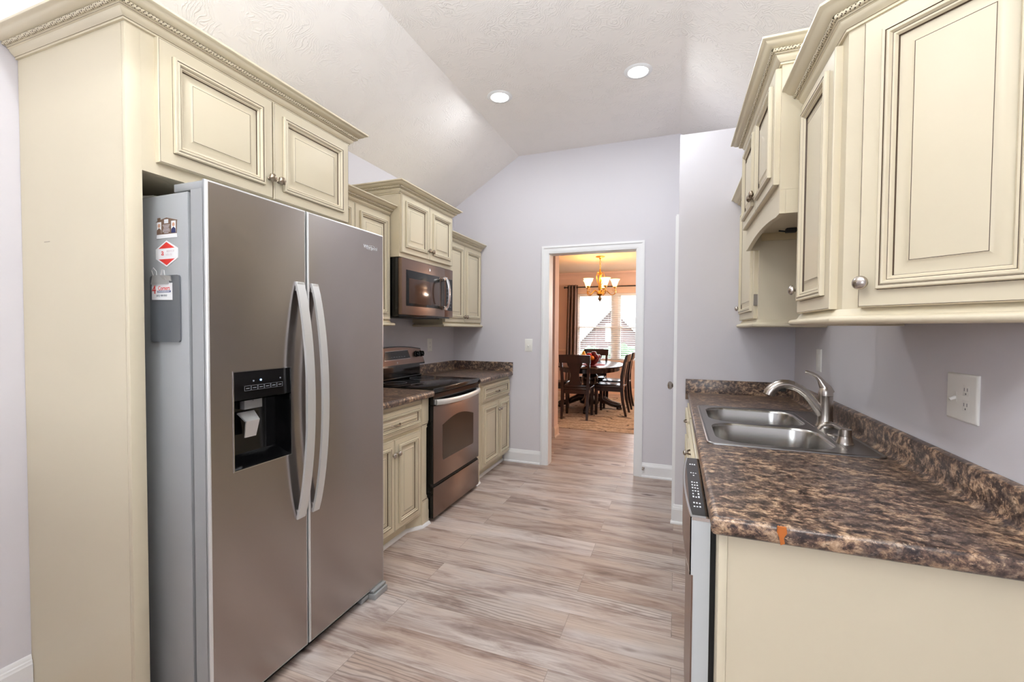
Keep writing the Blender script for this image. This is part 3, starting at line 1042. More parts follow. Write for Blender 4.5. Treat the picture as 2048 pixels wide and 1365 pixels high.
t_ = thing('hexagon_magnet', 'white hexagonal magnet with red top and bottom, on refrigerator side', 'magnet', (-1.573, YS, 1.578))
hx = [(-1.5725, 1.621), (-1.518, 1.594), (-1.518, 1.562), (-1.5725, 1.535), (-1.627, 1.562), (-1.627, 1.594)]
obj('card', flat_y(MB(), hx, YS, 0.0012), PAPER, t_)
mb = flat_y(MB(), [(-1.612, 1.5955), (-1.533, 1.5955), (-1.5725, 1.616)], YS - 0.0012, 0.0004)
flat_y(mb, [(-1.612, 1.5605), (-1.533, 1.5605), (-1.5725, 1.540)], YS - 0.0012, 0.0004)
obj('red_band', mb, REDINK, t_)
text('printing', 'a', 0.030, (-1.592, YS - 0.0014, 1.582), (1, 0, 0), YN, REDINK, t_)
text('printing', 'PERFECT', 0.010, (-1.553, YS - 0.0014, 1.585), (1, 0, 0), YN, mat('pale print', lin(222, 210, 212), 0.6), t_)
text('printing', 'HOUSE', 0.010, (-1.560, YS - 0.0014, 1.574), (1, 0, 0), YN, MATS['pale print'], t_)

t_ = thing('clipboard', 'small dark grey magnetic clipboard on refrigerator side, holding a card', 'clipboard', (-1.579, YS, 1.288))
mb = MB()
bm = bmesh.new()
bmesh.ops.create_cube(bm, size=1.0)
for q in bm.verts:
    q.co = Vector((-1.579 + q.co.x * 0.147, YS - 0.003 + q.co.y * 0.005, 1.397 + q.co.z * 0.219))
bmesh.ops.bevel(bm, geom=[e for e in bm.edges if abs(e.verts[0].co.y - e.verts[1].co.y) > 0.003], offset=0.010, segments=4, profile=0.5, affect='EDGES')
mb.bm(bm)
obj('board', mb, CLIPGREY, t_)
mb = MB().add([(-1.640, YS - 0.010, 1.478), (-1.552, YS - 0.010, 1.478), (-1.560, YS - 0.016, 1.498), (-1.588, YS - 0.012, 1.507), (-1.628, YS - 0.012, 1.507),
               (-1.640, YS - 0.0058, 1.478), (-1.552, YS - 0.0058, 1.478), (-1.560, YS - 0.0058, 1.498), (-1.588, YS - 0.0058, 1.507), (-1.628, YS - 0.0058, 1.507)],
              [(0, 1, 2, 3, 4), (9, 8, 7, 6, 5), (0, 5, 6, 1), (1, 6, 7, 2), (2, 7, 8, 3), (3, 8, 9, 4), (4, 9, 5, 0)])
mb.add([(-1.585, YS - 0.018, 1.507), (-1.530, YS - 0.018, 1.502), (-1.536, YS - 0.012, 1.486), (-1.574, YS - 0.012, 1.492), (-1.585, YS - 0.015, 1.507), (-1.530, YS - 0.015, 1.502), (-1.536, YS - 0.009, 1.486), (-1.574, YS - 0.009, 1.492)],
       [(0, 3, 2, 1), (4, 5, 6, 7), (0, 1, 5, 4), (1, 2, 6, 5), (2, 3, 7, 6), (3, 0, 4, 7)])
mb.tube([(-1.628, YS - 0.008, 1.505), (-1.634, YS - 0.010, 1.524), (-1.622, YS - 0.012, 1.532), (-1.610, YS - 0.010, 1.520), (-1.612, YS - 0.008, 1.506)], 0.0012, 6)
mb.tube([(-1.585, YS - 0.012, 1.505), (-1.578, YS - 0.012, 1.524), (-1.568, YS - 0.012, 1.522), (-1.566, YS - 0.012, 1.506)], 0.0012, 6)
obj('clip', mb, HANDLE, t_)
t_ = thing('business_card', 'white card with red and blue print held by the clipboard', 'card', (-1.588, YS - 0.006, 1.425))
obj('card', flat_y(MB(), [(-1.640, 1.427), (-1.538, 1.425), (-1.538, 1.481), (-1.640, 1.478)], YS - 0.0062, 0.0008), PAPER, t_)
text('printing', '4', 0.040, (-1.628, YS - 0.0072, 1.459), (1, 0, 0), YN, REDINK, t_)
text('printing', 'Corners', 0.020, (-1.578, YS - 0.0072, 1.464), (1, 0, 0), YN, REDINK, t_, sx=0.86)
text('printing', '(601) 408-0262', 0.0085, (-1.590, YS - 0.0072, 1.440), (1, 0, 0), YN, GREYINK, t_)
obj('blue_band', MB().box(-1.612, -1.545, YS - 0.0073, YS - 0.0070, 1.450, 1.4565), BLUEINK, t_)
mb = MB()
random.seed(4)
x = -1.609
while x < -1.55:
    w = random.uniform(0.002, 0.005)
    mb.box(x, x + w, YS - 0.0075, YS - 0.0073, 1.4518, 1.4548)
    x += w + 0.0014
obj('band_printing', mb, WHITEINK, t_)


# ------------------------------------------------------------------ left wall cabinets
def wall_cabinet(label, x0, x1, y0, y1, z0, z1, N, doors, knobs, rails=None, crowns=None, dz=(0.012, 0.006), frame=0.0):
    """x1 = front of the box; doors stand 19 mm proud of it"""
    s = 1 if N.x > 0 else -1
    t_ = thing('wall_cabinet', label, 'cabinet', ((x0 + x1) / 2, (y0 + y1) / 2, z0), 'wall cabinets')
    obj('cabinet_box', MB().box(x0, x1, y0, y1, z0, z1), CREAM, t_)
    for (a, b), kn in zip(doors, knobs):
        d = door(t_, (x1 + s * 0.019, (a + b) / 2, (z0 + dz[0] + z1 - dz[1]) / 2), N, b - a, z1 - z0 - dz[0] - dz[1], k=0.92)
        if kn:
            knob(d, (x1 + s * 0.019, kn[0], kn[1]), N)
    return t_


UF, MF = -1.904, -1.820
u1 = wall_cabinet('cream wall cabinet between the refrigerator and the taller cabinet over the microwave', XL + 0.002, UF, 1.874, 2.605, 1.388, 2.128, XP,
                  [(1.884, 2.236), (2.241, 2.598)], [(2.215, 1.455), (2.262, 1.455)])
crown(u1, [(UF, 1.874), (UF, 2.606)], 2.123, 1)
rail(u1, [(UF, 1.874), (UF, 2.606), (XL + 0.02, 2.606)], 1.355, 1)
u2 = wall_cabinet('raised cream wall cabinet directly above the microwave, two short doors', XL + 0.002, MF, 2.609, 3.362, 1.842, 2.288, XP,
                  [(2.618, 2.984), (2.988, 3.354)], [(2.958, 1.935), (3.014, 1.935)], dz=(0.030, 0.010))
crown(u2, [(XL + 0.002, 2.609), (MF, 2.609), (MF, 3.362), (XL + 0.002, 3.362)], 2.281, 1)
u3 = wall_cabinet('cream wall cabinet in the far left corner, right of the microwave', XL + 0.002, UF, 3.366, 4.141, 1.388, 2.128, XP,
                  [(3.376, 3.750), (3.755, 4.130)], [(3.728, 1.450), (3.778, 1.450)], dz=(0.010, 0.006))
crown(u3, [(UF, 3.366), (UF, 4.141)], 2.123, 1)
rail(u3, [(XL + 0.02, 3.366), (UF, 3.366), (UF, 4.141)], 1.355, 1)

# ------------------------------------------------------------------ microwave
t_ = thing('microwave', 'stainless over-the-range microwave under the raised cream cabinet', 'microwave', (-2.0, 2.985, 1.435))
MX, MY0, MY1, MZ0, MZ1 = -1.800, 2.613, 3.360, 1.436, 1.838
obj('body', MB().box(XL + 0.003, MX - 0.032, MY0, MY1, MZ0 - 0.012, MZ1, 0, 0.003), BLACK, t_)
mb = MB().box(MX - 0.032, MX, MY0 + 0.001, 3.225, MZ0, MZ1 - 0.002, 0, 0.005)
dd = obj('door', mb, WARMSTEEL, t_)
obj('window', MB().box(MX - 0.004, MX + 0.0012, 2.665, 3.135, 1.500, 1.757, 0, 0.0008), BLACK, dd)
obj('window_screen', MB().box(MX - 0.001, MX + 0.0016, 2.70, 3.13, 1.520, 1.700, 0, 0.0004), MWGLASS, dd)
pts = []
n = 15
for i in range(n):
    a = -1 + 2 * i / (n - 1)
    pts.append((MX + 0.006 + 0.040 * (1 - a * a) ** 0.6, 3.190, 1.625 + a * 0.135))
mb = MB().tube([(p[0] + 0.012, 3.197, p[2]) for p in pts[1:-1]], 0.017, 10, 0, 0.42, (0, 1, 0))
for z0, z1 in ((1.490, 1.524), (1.726, 1.760)):
    mb.box(MX - 0.001, MX + 0.034, 3.162, 3.212, z0, z1, 0, 0.005)
obj('handle', mb, CHROME, dd)
obj('handle_backing', MB().box(MX - 0.001, MX + 0.0022, 3.160, 3.214, 1.524, 1.726), BLACK, dd)
obj('emblem', MB().lathe([(0.012, 0), (0.012, 0.0015), (0.010, 0.002)], (MX, 2.985, 1.795), XP, 20), CHROME, dd)
mb = MB().box(MX - 0.032, MX, 3.227, MY1, MZ0, MZ1 - 0.002, 0, 0.004)
cp = obj('control_panel', mb, WARMSTEEL, t_)
mb = MB().box(MX - 0.002, MX + 0.0012, 3.238, 3.350, 1.490, 1.755)
obj('keypad', mb, BLACK, cp)
for r in range(6):
    for c_ in range(3):
        mb = MB().box(MX, MX + 0.0016, 3.256 + c_ * 0.028, 3.270 + c_ * 0.028, 1.520 + r * 0.030, 1.525 + r * 0.030)
        obj('button', mb, GREYINK, cp)
obj('clock_display', MB().box(MX, MX + 0.0016, 3.262, 3.300, 1.724, 1.735), GREYINK, cp)
mb = MB().box(-2.10, -1.88, 2.70, 3.27, MZ0 - 0.018, MZ0 - 0.012)
obj('vent_panel', mb, DARK, t_)

# ------------------------------------------------------------------ range
t_ = thing('range', 'stainless and black electric range with glass cooktop between the left worktops', 'range', (-1.86, 2.975, 0))
RX, RY0, RY1 = -1.541, 2.606, 3.346
mb = MB().box(-2.19, RX - 0.036, RY0, RY1, 0.03, 0.892, 0, 0.003)
obj('body', mb, BLACK, t_)
mb = MB().box(-2.17, RX + 0.004, RY0, RY1, 0.893, 0.927, 0, 0.006, 3)
ck = obj('cooktop', mb, BLACK, t_)
for bxx, byy, rr in ((-1.72, 2.79, 0.10), (-1.72, 3.16, 0.085), (-1.98, 2.79, 0.085), (-1.98, 3.16, 0.10)):
    obj('burner_ring', MB().tube([(bxx + rr * math.cos(a), byy + rr * math.sin(a), 0.9268) for a in [2 * math.pi * k / 40 for k in range(40)]], 0.0011, 4, closed=True), GREYINK, ck)
mb = MB().box(RX - 0.035, RX - 0.006, RY0 + 0.004, RY1 - 0.004, 0.268, 0.808, 1)
mb.box(RX - 0.0065, RX, RY0 + 0.005, RY1 - 0.005, 0.269, 0.807, 0, 0.003)
od = obj('oven_door', mb, [WARMSTEEL, BLACK], t_)
poly = [(2.732, 0.415), (2.742, 0.405), (3.222, 0.405), (3.232, 0.415), (3.232, 0.655)]
for i in range(1, 12):
    a = i / 12
    poly.append((3.232 - a * 0.5, 0.655 + 0.045 * math.sin(math.pi * a)))
poly.append((2.732, 0.655))
mb = MB().prism(poly, 'x', RX - 0.006, RX + 0.0015)
obj('window', mb, GLASSY, od)
obj('vent_strip', MB().box(RX - 0.03, RX - 0.004, RY0 + 0.004, RY1 - 0.004, 0.812, 0.888), BLACK, t_)
pts = []
for i in range(17):
    a = -1 + i / 8
    pts.append((RX + 0.010 + 0.036 * (1 - a * a) ** 0.55, 2.976 + a * 0.350, 0.832 - 0.010 * (1 - a * a)))
obj('handle', MB().tube(pts, 0.020, 10, 0, 0.5, (0, 0, 1)).box(RX - 0.004, RX + 0.014, 2.628, 2.652, 0.815, 0.848).box(RX - 0.004, RX + 0.014, 3.30, 3.324, 0.815, 0.848), HANDLE, od)
mb = MB().box(RX - 0.035, RX - 0.006, RY0 + 0.004, RY1 - 0.004, 0.032, 0.244, 1)
mb.box(RX - 0.0065, RX, RY0 + 0.005, RY1 - 0.005, 0.033, 0.243, 0, 0.003)
obj('storage_drawer', mb, [WARMSTEEL, BLACK], t_)
mb = MB().prism([(RX - 0.034, 0.246), (RX - 0.008, 0.246), (RX - 0.022, 0.256), (RX - 0.022, 0.266), (RX - 0.034, 0.266)], 'y', RY0 + 0.004, RY1 - 0.004)
obj('drawer_grip', mb, DARK, t_)
# back guard: black riser with a steel control fascia that leans back, arched top
mb = MB().box(-2.19, -2.105, RY0 + 0.02, RY1 - 0.02, 0.927, 1.035, 0, 0.002)
mb.box(-2.13, -2.085, RY0 + 0.02, RY1 - 0.02, 0.927, 0.945, 0, 0.006)
obj('back_riser', mb, BLACK, t_)
Yc = 2.976
pr = []
for i in range(17):
    a = -1 + i / 8
    pr.append((Yc + a * (0.372 + 0.0), 1.166 + 0.026 * (1 - a * a)))
pr = [(Yc + 0.405, 1.040), (Yc + 0.400, 1.030), (Yc - 0.400, 1.030), (Yc - 0.405, 1.040)] + pr
mb = MB()
nn = len(pr)
xf_ = lambda z: -2.088 - (z - 1.03) * 0.20
v = [(xf_(z), y, z) for y, z in pr] + [(-2.19, y, z) for y, z in pr]
mb.add(v, [tuple(range(nn)), tuple(range(2 * nn - 1, nn - 1, -1))] + [(i, i + nn, (i + 1) % nn + nn, (i + 1) % nn) for i in range(nn)])
bg = obj('back_guard', mb, BLACK, t_)
mb = MB()
q = [(y if abs(y - Yc) < 0.398 else Yc + math.copysign(0.398, y - Yc), min(max(z, 1.044), z - 0.008 if z > 1.1 else 9)) for y, z in pr]
v = [(xf_(z) + 0.002, y, z) for y, z in q] + [(xf_(z) - 0.004, y, z) for y, z in q]
mb.add(v, [tuple(range(nn)), tuple(range(2 * nn - 1, nn - 1, -1))] + [(i, i + nn, (i + 1) % nn + nn, (i + 1) % nn) for i in range(nn)])
obj('control_fascia', mb, WARMSTEEL, bg)


def on_guard(y, z, d=0.003):
    return (xf_(z) + d, y, z)


mb = MB()
v = [on_guard(2.84, 1.152), on_guard(3.140, 1.156), on_guard(3.165, 1.092), on_guard(2.815, 1.088)]
mb.add(v + [(a - 0.004, b, c) for a, b, c in v], [(0, 1, 2, 3), (7, 6, 5, 4), (0, 4, 5, 1), (1, 5, 6, 2), (2, 6, 7, 3), (3, 7, 4, 0)])
obj('display', mb, BLACK, bg)
mb = MB().tube([on_guard(2.838, 1.154, 0.004), on_guard(3.142, 1.158, 0.004), on_guard(3.169, 1.089, 0.004), on_guard(2.811, 1.085, 0.004)], 0.002, 6, closed=True)
obj('display_bezel', mb, CHROME, bg)
mb = MB()
for k in range(6):
    y = 2.90 + 0.035 * k
    v = [on_guard(y, 1.106, 0.0034), on_guard(y + 0.02, 1.106, 0.0034), on_guard(y + 0.02, 1.110, 0.0034), on_guard(y, 1.110, 0.0034)]
    mb.add(v, [(0, 1, 2, 3)])
obj('display_printing', mb, GREYINK, bg)
for y in (3.262, 3.335, 2.690, 2.617):
    N = Vector((1, 0, 0.2)).normalized()
    mb = MB().lathe([(0.027, 0), (0.027, 0.006), (0.022, 0.009), (0.021, 0.026), (0.018, 0.030), (0.003, 0.030)], on_guard(y, 1.119, 0.001), N, 20)
    P = Vector(on_guard(y, 1.119, 0.018))
    mb.box(P.x, P.x + 0.018, y - 0.004, y + 0.004, 1.099, 1.142, 0, 0.002)
    obj('knob', mb, BLACK, bg)
obj('emblem', MB().lathe([(0.006, 0), (0.006, 0.0012)], on_guard(2.976, 1.062, 0.002), XP, 12), CHROME, bg)


# ------------------------------------------------------------------ left base cabinets with carved corner posts
def base_left(label, y0, y1, post_side, ys):
    """post_side +1: corner post at the far end, -1: at the near end; ys: (drawer), (door, door)"""
    t_ = thing('base_cabinet', label, 'cabinet', (-1.9, (y0 + y1) / 2, 0), 'base cabinets')
    bx = -1.595
    if post_side > 0:
        pa, pb = y1 - 0.085, y1
        by0, by1 = y0, pa
    else:
        pa, pb = y0, y0 + 0.085
        by0, by1 = pb, y1
    obj('cabinet_box', MB().box(XL + 0.002, bx, min(by0, pa), max(by1, pb), 0.095, 0.874).box(bx, bx + 0.012, by0, by1, 0.095, 0.874), CREAM, t_)
    dface = -1.565
    dr = door(t_, (dface, sum(ys[0]) / 2, 0.768), XP, ys[0][1] - ys[0][0], 0.150, 'drawer_front', 0.62)
    pull(dr, (dface + 0.001, sum(ys[0]) / 2, 0.760), XP)
    for (a, b), ky in ((ys[1], ys[1][1] - 0.024), (ys[2], ys[2][0] + 0.024)):
        d = door(t_, (dface, (a + b) / 2, 0.392), XP, b - a, 0.556, k=0.85)
        knob(d, (dface, ky, 0.585), XP, False, 0.015)
    # toe kick with a step out to the post, and white shoe moulding
    if post_side > 0:
        path = [(-1.645, y0), (-1.645, pa - 0.09), (-1.583, pa), (-1.574, pb - 0.003)]
    else:
        path = [(-1.583, pa + 0.003), (-1.585, pb), (-1.645, pb + 0.09), (-1.645, y1 - 0.001)]
    mb = MB()
    v = [(x, y, z) for x, y in path for z in (0.0, 0.0955)]
    back = [(x - 0.02, y, z) for x, y in path for z in (0.0, 0.0955)]
    n = len(path)
    for i in range(n - 1):
        mb.add([v[2 * i], v[2 * i + 2], v[2 * i + 3], v[2 * i + 1], back[2 * i], back[2 * i + 2], back[2 * i + 3], back[2 * i + 1]], [(0, 1, 2, 3), (7, 6, 5, 4), (0, 4, 5, 1), (3, 2, 6, 7), (0, 3, 7, 4), (1, 5, 6, 2)])
    obj('toe_kick', mb, CREAM, t_)
    obj('shoe_molding', MB().sweep([(0, 0), (0.018, 0), (0.0165, 0.008), (0.012, 0.014), (0.006, 0.018), (0, 0.019)], [(x, y, 0.0) for x, y in path], 1), WHITE, t_)
    # post: square head and foot, chamfered shaft with stops
    c = pb if post_side > 0 else pa
    px = -1.576
    mb = MB()
    mb.box(bx, px, pa + 0.002, pb - 0.002, 0.71, 0.874, 0, 0.002)
    mb.box(bx, px, pa + 0.002, pb - 0.002, 0.0, 0.165, 0, 0.002)
    sg = post_side
    out = pb - 0.002 if sg > 0 else pa + 0.002
    inn = pa + 0.002 if sg > 0 else pb - 0.002
    rows = []
    for z, ch in ((0.165, 0.0), (0.178, 0.006), (0.185, 0.020), (0.196, 0.014), (0.205, 0.026), (0.660, 0.026), (0.672, 0.014), (0.682, 0.020), (0.692, 0.006), (0.71, 0.0)):
        rows.append([(bx - 0.03, inn, z), (px - 0.003, inn, z), (px - 0.003, out - sg * ch, z), (px - 0.003 - ch, out, z), (bx - 0.03, out, z)])
    v = [p for r in rows for p in r]
    f = []
    for i in range(len(rows) - 1):
        for k in range(5):
            f.append((i * 5 + k, i * 5 + (k + 1) % 5, i * 5 + 5 + (k + 1) % 5, i * 5 + 5 + k))
    f += [(4, 3, 2, 1, 0), tuple((len(rows) - 1) * 5 + k for k in range(5))]
    mb.add(v, f)
    for z in (0.692, 0.180):
        mb.box(px - 0.004, px - 0.0005, pa + 0.006, pb - 0.010, z - 0.001, z + 0.001, 1)
    obj('corner_post', mb, [CREAM, GLAZE], t_)
    return t_


base_left('cream base cabinet between the refrigerator and the range, with carved corner post', 1.878, 2.602, 1, [(1.91, 2.500), (1.91, 2.196), (2.200, 2.480)])
base_left('cream base cabinet in the far left corner beyond the range', 3.352, 4.141, -1, [(3.475, 4.128), (3.475, 3.838), (3.842, 4.128)])

NOSE = [(-0.004, 0.0), (0.006, 0.0006), (0.011, 0.004), (0.0145, 0.010), (0.016, 0.018), (0.0158, 0.026), (0.0135, 0.034), (0.009, 0.0395), (0.004, 0.0418), (-0.004, 0.042)]


def worktop(parent, x0, x1, y0, y1, z1, path, side, hole=None):
    """slab with rounded nose along the path"""
    mb = MB()
    z0 = z1 - 0.042
    if hole:
        xs = [x0, hole[0], hole[1], x1]
        ys = [y0, hole[2], hole[3], y1]
        for i in range(3):
            for j in range(3):
                if i == 1 and j == 1:
                    continue
                for z in (z0, z1):
                    mb.add([(xs[i], ys[j], z), (xs[i + 1], ys[j], z), (xs[i + 1], ys[j + 1], z), (xs[i], ys[j + 1], z)], [(0, 1, 2, 3) if z == z1 else (3, 2, 1, 0)])
        for a, b in (((hole[0], hole[2]), (hole[1], hole[2])), ((hole[1], hole[2]), (hole[1], hole[3])), ((hole[1], hole[3]), (hole[0], hole[3])), ((hole[0], hole[3]), (hole[0], hole[2]))):
            mb.add([(a[0], a[1], z0), (b[0], b[1], z0), (b[0], b[1], z1), (a[0], a[1], z1)], [(0, 1, 2, 3)])
    else:
        mb.box(x0, x1, y0, y1, z0, z1)
    mb.sweep(NOSE, [(p[0], p[1], z0) for p in path], side)
    return obj('worktop', mb, TOP, parent, 50)


SPL = [(0.0, 0.0), (0.036, 0.0), (0.028, 0.004), (0.022, 0.011), (0.020, 0.022), (0.020, 0.080), (0.017, 0.0865), (0.011, 0.0895), (0.0, 0.090)]
ZT = 0.917
t_ = thing('countertop', 'short brown speckled worktop between the refrigerator and the range', 'countertop', (-1.87, 2.23, ZT - 0.042))
worktop(t_, XL + 0.002, -1.546, 1.875, 2.600, ZT, [(-1.546, 1.875), (-1.546, 2.600)], 1)
obj('backsplash', MB().sweep(SPL, [(XL + 0.002, 1.875, ZT), (XL + 0.002, 2.600, ZT)], 1), TOP, t_)
t_ = thing('countertop', 'short brown speckled worktop in the far left corner beyond the range', 'countertop', (-1.87, 3.75, ZT - 0.042))
worktop(t_, XL + 0.002, -1.546, 3.352, 4.122, ZT, [(-1.546, 3.352), (-1.546, 4.122)], 1)
obj('backsplash', MB().sweep(SPL, [(XL + 0.002, 3.352, ZT), (XL + 0.002, 4.122, ZT)], 1), TOP, t_)
obj('end_splash', MB().box(XL + 0.002, -1.534, 4.1225, 4.142, 0.8755, 1.006, 0, 0.002), TOP, t_)

# ------------------------------------------------------------------ right run: worktop, sink, faucet
t_ = thing('countertop', 'long brown speckled worktop on the right with the sink set in it', 'countertop', (0.39, 2.14, ZT - 0.042))
worktop(t_, 0.096, XR - 0.002, 1.086, 3.198, ZT, [(XR - 0.002, 1.086), (0.096, 1.086), (0.096, 3.198)], -1, (0.135, 0.640, 1.79, 2.62))
obj('backsplash', MB().sweep(SPL, [(XR - 0.002, 1.072, ZT), (XR - 0.002, 3.198, ZT)], -1), TOP, t_)
obj('end_splash', MB().box(0.066, XR - 0.002, 3.1985, 3.220, 0.868, 1.006, 0, 0.002), TOP, t_)
mb = MB().prism([(0.2095, 0.9172), (0.226, 0.9172), (0.2275, 0.905), (0.2215, 0.894), (0.224, 0.882), (0.216, 0.878), (0.213, 0.894), (0.2085, 0.905)], 'y', 1.0690, 1.074)
obj('chipped_patch', mb, CHIP, t_)

t_ = thing('sink', 'double bowl stainless steel sink set in the right worktop', 'sink', (0.39, 2.205, 0.75))
SX0, SX1, SY0, SY1 = 0.114, 0.662, 1.766, 2.640


def rrect(x0, x1, y0, y1, r, n=6):
    out = []
    for cx, cy, a0 in ((x1 - r, y1 - r, 0), (x0 + r, y1 - r, 90), (x0 + r, y0 + r, 180), (x1 - r, y0 + r, 270)):
        for k in range(n + 1):
            a = math.radians(a0 + 90 * k / n)
            out.append((cx + r * math.cos(a), cy + r * math.sin(a)))
    return out


def ring_faces(mb, loops_, m=0, cap=False, flip=False):
    n = len(loops_[0])
    o = len(mb.v)
    for L in loops_:
        mb.v += L
    for k in range(len(loops_) - 1):
        for i in range(n):
            j = (i + 1) % n
            mb.f.append((o + k * n + i, o + k * n + j, o + (k + 1) * n + j, o + (k + 1) * n + i))
            mb.m.append(m)
    if cap:
        mb.f.append(tuple(o + (len(loops_) - 1) * n + i for i in range(n)))
        mb.m.append(m)


B1 = (0.150, 0.548, 2.212, 2.596)
B2 = (0.150, 0.548, 1.806, 2.176)
# deck: outer rim raised edge, then flat deck cut round the two bowls with a bmesh boolean-free fill
bm = bmesh.new()
zd = ZT + 0.0045


def bm_loop(pts, z):
    vs = [bm.verts.new((x, y, z)) for x, y in pts]
    es = [bm.edges.new((vs[i], vs[(i + 1) % len(vs)])) for i in range(len(vs))]
    return es


ed = bm_loop(rrect(SX0 + 0.012, SX1 - 0.012, SY0 + 0.012, SY1 - 0.012, 0.018), zd) + bm_loop(rrect(*B1, 0.095), zd) + bm_loop(rrect(*B2, 0.095), zd)
bmesh.ops.triangle_fill(bm, edges=ed, use_beauty=True)
mb = MB().bm(bm)
L = lambda i, z: [(x, y, z) for x, y in rrect(SX0 + i, SX1 - i, SY0 + i, SY1 - i, max(0.006, 0.030 - i))]
ring_faces(mb, [L(0, ZT + 0.0005), L(0.0005, ZT + 0.004), L(0.004, ZT + 0.0068), L(0.008, ZT + 0.0065), L(0.012, zd)])
obj('rim', mb, SINKDECK, t_, 40)
for B in (B1, B2):
    mb = MB()
    Lb = lambda i, z, r: [(x, y, z) for x, y in rrect(B[0] + i, B[1] - i, B[2] + i, B[3] - i, r, 8)]
    ring_faces(mb, [Lb(0, zd, 0.095), Lb(0.003, zd - 0.003, 0.093), Lb(0.006, zd - 0.012, 0.091), Lb(0.010, zd - 0.12, 0.088), Lb(0.014, zd - 0.155, 0.085), Lb(0.028, zd - 0.172, 0.075), Lb(0.05, zd - 0.176, 0.06)], cap=True)
    bo = obj('bowl', mb, SINKSTEEL, t_, 60)
    cx, cy = (B[0] + B[1]) / 2, (B[2] + B[3]) / 2
    obj('drain', MB().lathe([(0.045, 0), (0.045, 0.002), (0.038, 0.003), (0.034, -0.0005), (0.004, -0.0005)], (cx, cy, zd - 0.176), (0, 0, 1), 24), CHROME, bo)
mb = MB().tube([(0.566, 1.83, zd), (0.566, 2.18, zd)], 0.0014, 6)
mb.tube([(0.566, 2.225, zd), (0.566, 2.59, zd)], 0.0014, 6)
obj('deck_ridge', mb, SINKSTEEL, t_)

fx_, fy_, fz_ = 0.612, 2.255, zd
t_ = thing('faucet', 'brushed nickel single lever pull-out faucet standing behind the sink bowls', 'faucet', (fx_, fy_, fz_))
obj('body', MB().lathe([(0.036, 0), (0.036, 0.004), (0.033, 0.010), (0.0295, 0.022), (0.0275, 0.055), (0.027, 0.132), (0.0275, 0.134)], (fx_, fy_, fz_), (0, 0, 1), 28), NICKEL, t_)
pts, rr = [], []
for X_, Z_, r in ((0.612, 0.955, 0.012), (0.600, 0.975, 0.020), (0.582, 1.004, 0.0205), (0.562, 1.034, 0.0195), (0.540, 1.060, 0.019), (0.515, 1.081, 0.0185), (0.488, 1.094, 0.0185)):
    pts.append((X_, fy_, Z_)); rr.append(r)
obj('spout', MB().tube(pts, rr, 16), NICKEL, t_)
pts, rr = [], []
for X_, Z_, r in ((0.4885, 1.0935, 0.0200), (0.470, 1.0985, 0.0205), (0.450, 1.0985, 0.021), (0.430, 1.092, 0.022), (0.413, 1.079, 0.023), (0.400, 1.061, 0.024), (0.395, 1.048, 0.023)):
    pts.append((X_, fy_, Z_)); rr.append(r)
sh = obj('spray_head', MB().tube(pts, rr, 16), NICKEL, t_)
obj('spray_button', MB().box(0.432, 0.464, fy_ - 0.008, fy_ + 0.008, 1.066, 1.0775, 0, 0.003), DARK, sh)
mb = MB().lathe([(0.0275, 0.1355), (0.0275, 0.142), (0.027, 0.152), (0.024, 0.166), (0.018, 0.177), (0.010, 0.184), (0.003, 0.186)], (fx_, fy_, fz_), (0, 0, 1), 28)
pts, rr, fl = [], [], []
for X_, Z_, r, f in ((0.622, 1.066, 0.024, 0.9), (0.611, 1.088, 0.022, 0.9), (0.600, 1.106, 0.0165, 0.9), (0.590, 1.124, 0.011, 0.8), (0.577, 1.140, 0.0085, 0.7), (0.561, 1.150, 0.0075, 0.65), (0.542, 1.156, 0.007, 0.6), (0.534, 1.157, 0.0055, 0.6)):
    pts.append((X_, fy_, Z_)); rr.append(r); fl.append(f)
mb.tube(pts, rr, 14, 0, 1.0, (0, 1, 0))
obj('lever', mb, NICKEL, t_, 50)

sx_, sy_ = 0.588, 1.935
t_ = thing('soap_dispenser', 'brushed nickel soap dispenser with curved nozzle at the near end of the sink', 'soap dispenser', (sx_, sy_, zd))
obj('base', MB().lathe([(0.0285, 0), (0.0285, 0.003), (0.025, 0.012), (0.0215, 0.026), (0.021, 0.0285)], (sx_, sy_, zd), (0, 0, 1), 24), NICKEL, t_)
mb = MB().lathe([(0.0205, 0.029), (0.0205, 0.054), (0.017, 0.056)], (sx_, sy_, zd), (0, 0, 1), 24)
pts = [(sx_ + 0.010, sy_, zd + 0.047), (sx_ - 0.012, sy_, zd + 0.052), (sx_ - 0.028, sy_, zd + 0.064), (sx_ - 0.045, sy_, zd + 0.071), (sx_ - 0.062, sy_, zd + 0.069), (sx_ - 0.075, sy_, zd + 0.060), (sx_ - 0.083, sy_, zd + 0.047)]
mb.tube(pts, [0.008, 0.0085, 0.008, 0.0075, 0.007, 0.0065, 0.006], 10, 0, 1.3, (0, 0, 1))
obj('pump_head', mb, NICKEL, t_)
tag(obj('hole_cover', MB().lathe([(0.0255, 0), (0.0255, 0.003), (0.022, 0.0065), (0.003, 0.008)], (0.592, 2.070, zd), (0, 0, 1), 24), NICKEL), 'round nickel hole cover on sink rim between faucet and soap dispenser', 'hole cover')

# ------------------------------------------------------------------ right base run
t_ = thing('dishwasher', 'stainless dishwasher with black control panel under the near end of the right worktop', 'dishwasher', (0.36, 1.4, 0))
DX, DY0, DY1 = 0.046, 1.165, 1.706
obj('tub', MB().box(0.0865, 0.66, DY0 + 0.006, DY1 - 0.004, 0.09, 0.868), DARK, t_)
mb = MB().box(DX, 0.086, DY0, DY1, 0.112, 0.868)
for i in range(len(mb.f)):
    mb.m[i] = 1
mb.box(DX - 0.0015, DX + 0.002, DY0 - 0.001, DY1, 0.112, 0.728, 0)
dwd = obj('door', mb, [WARMSTEEL, GALV], t_)
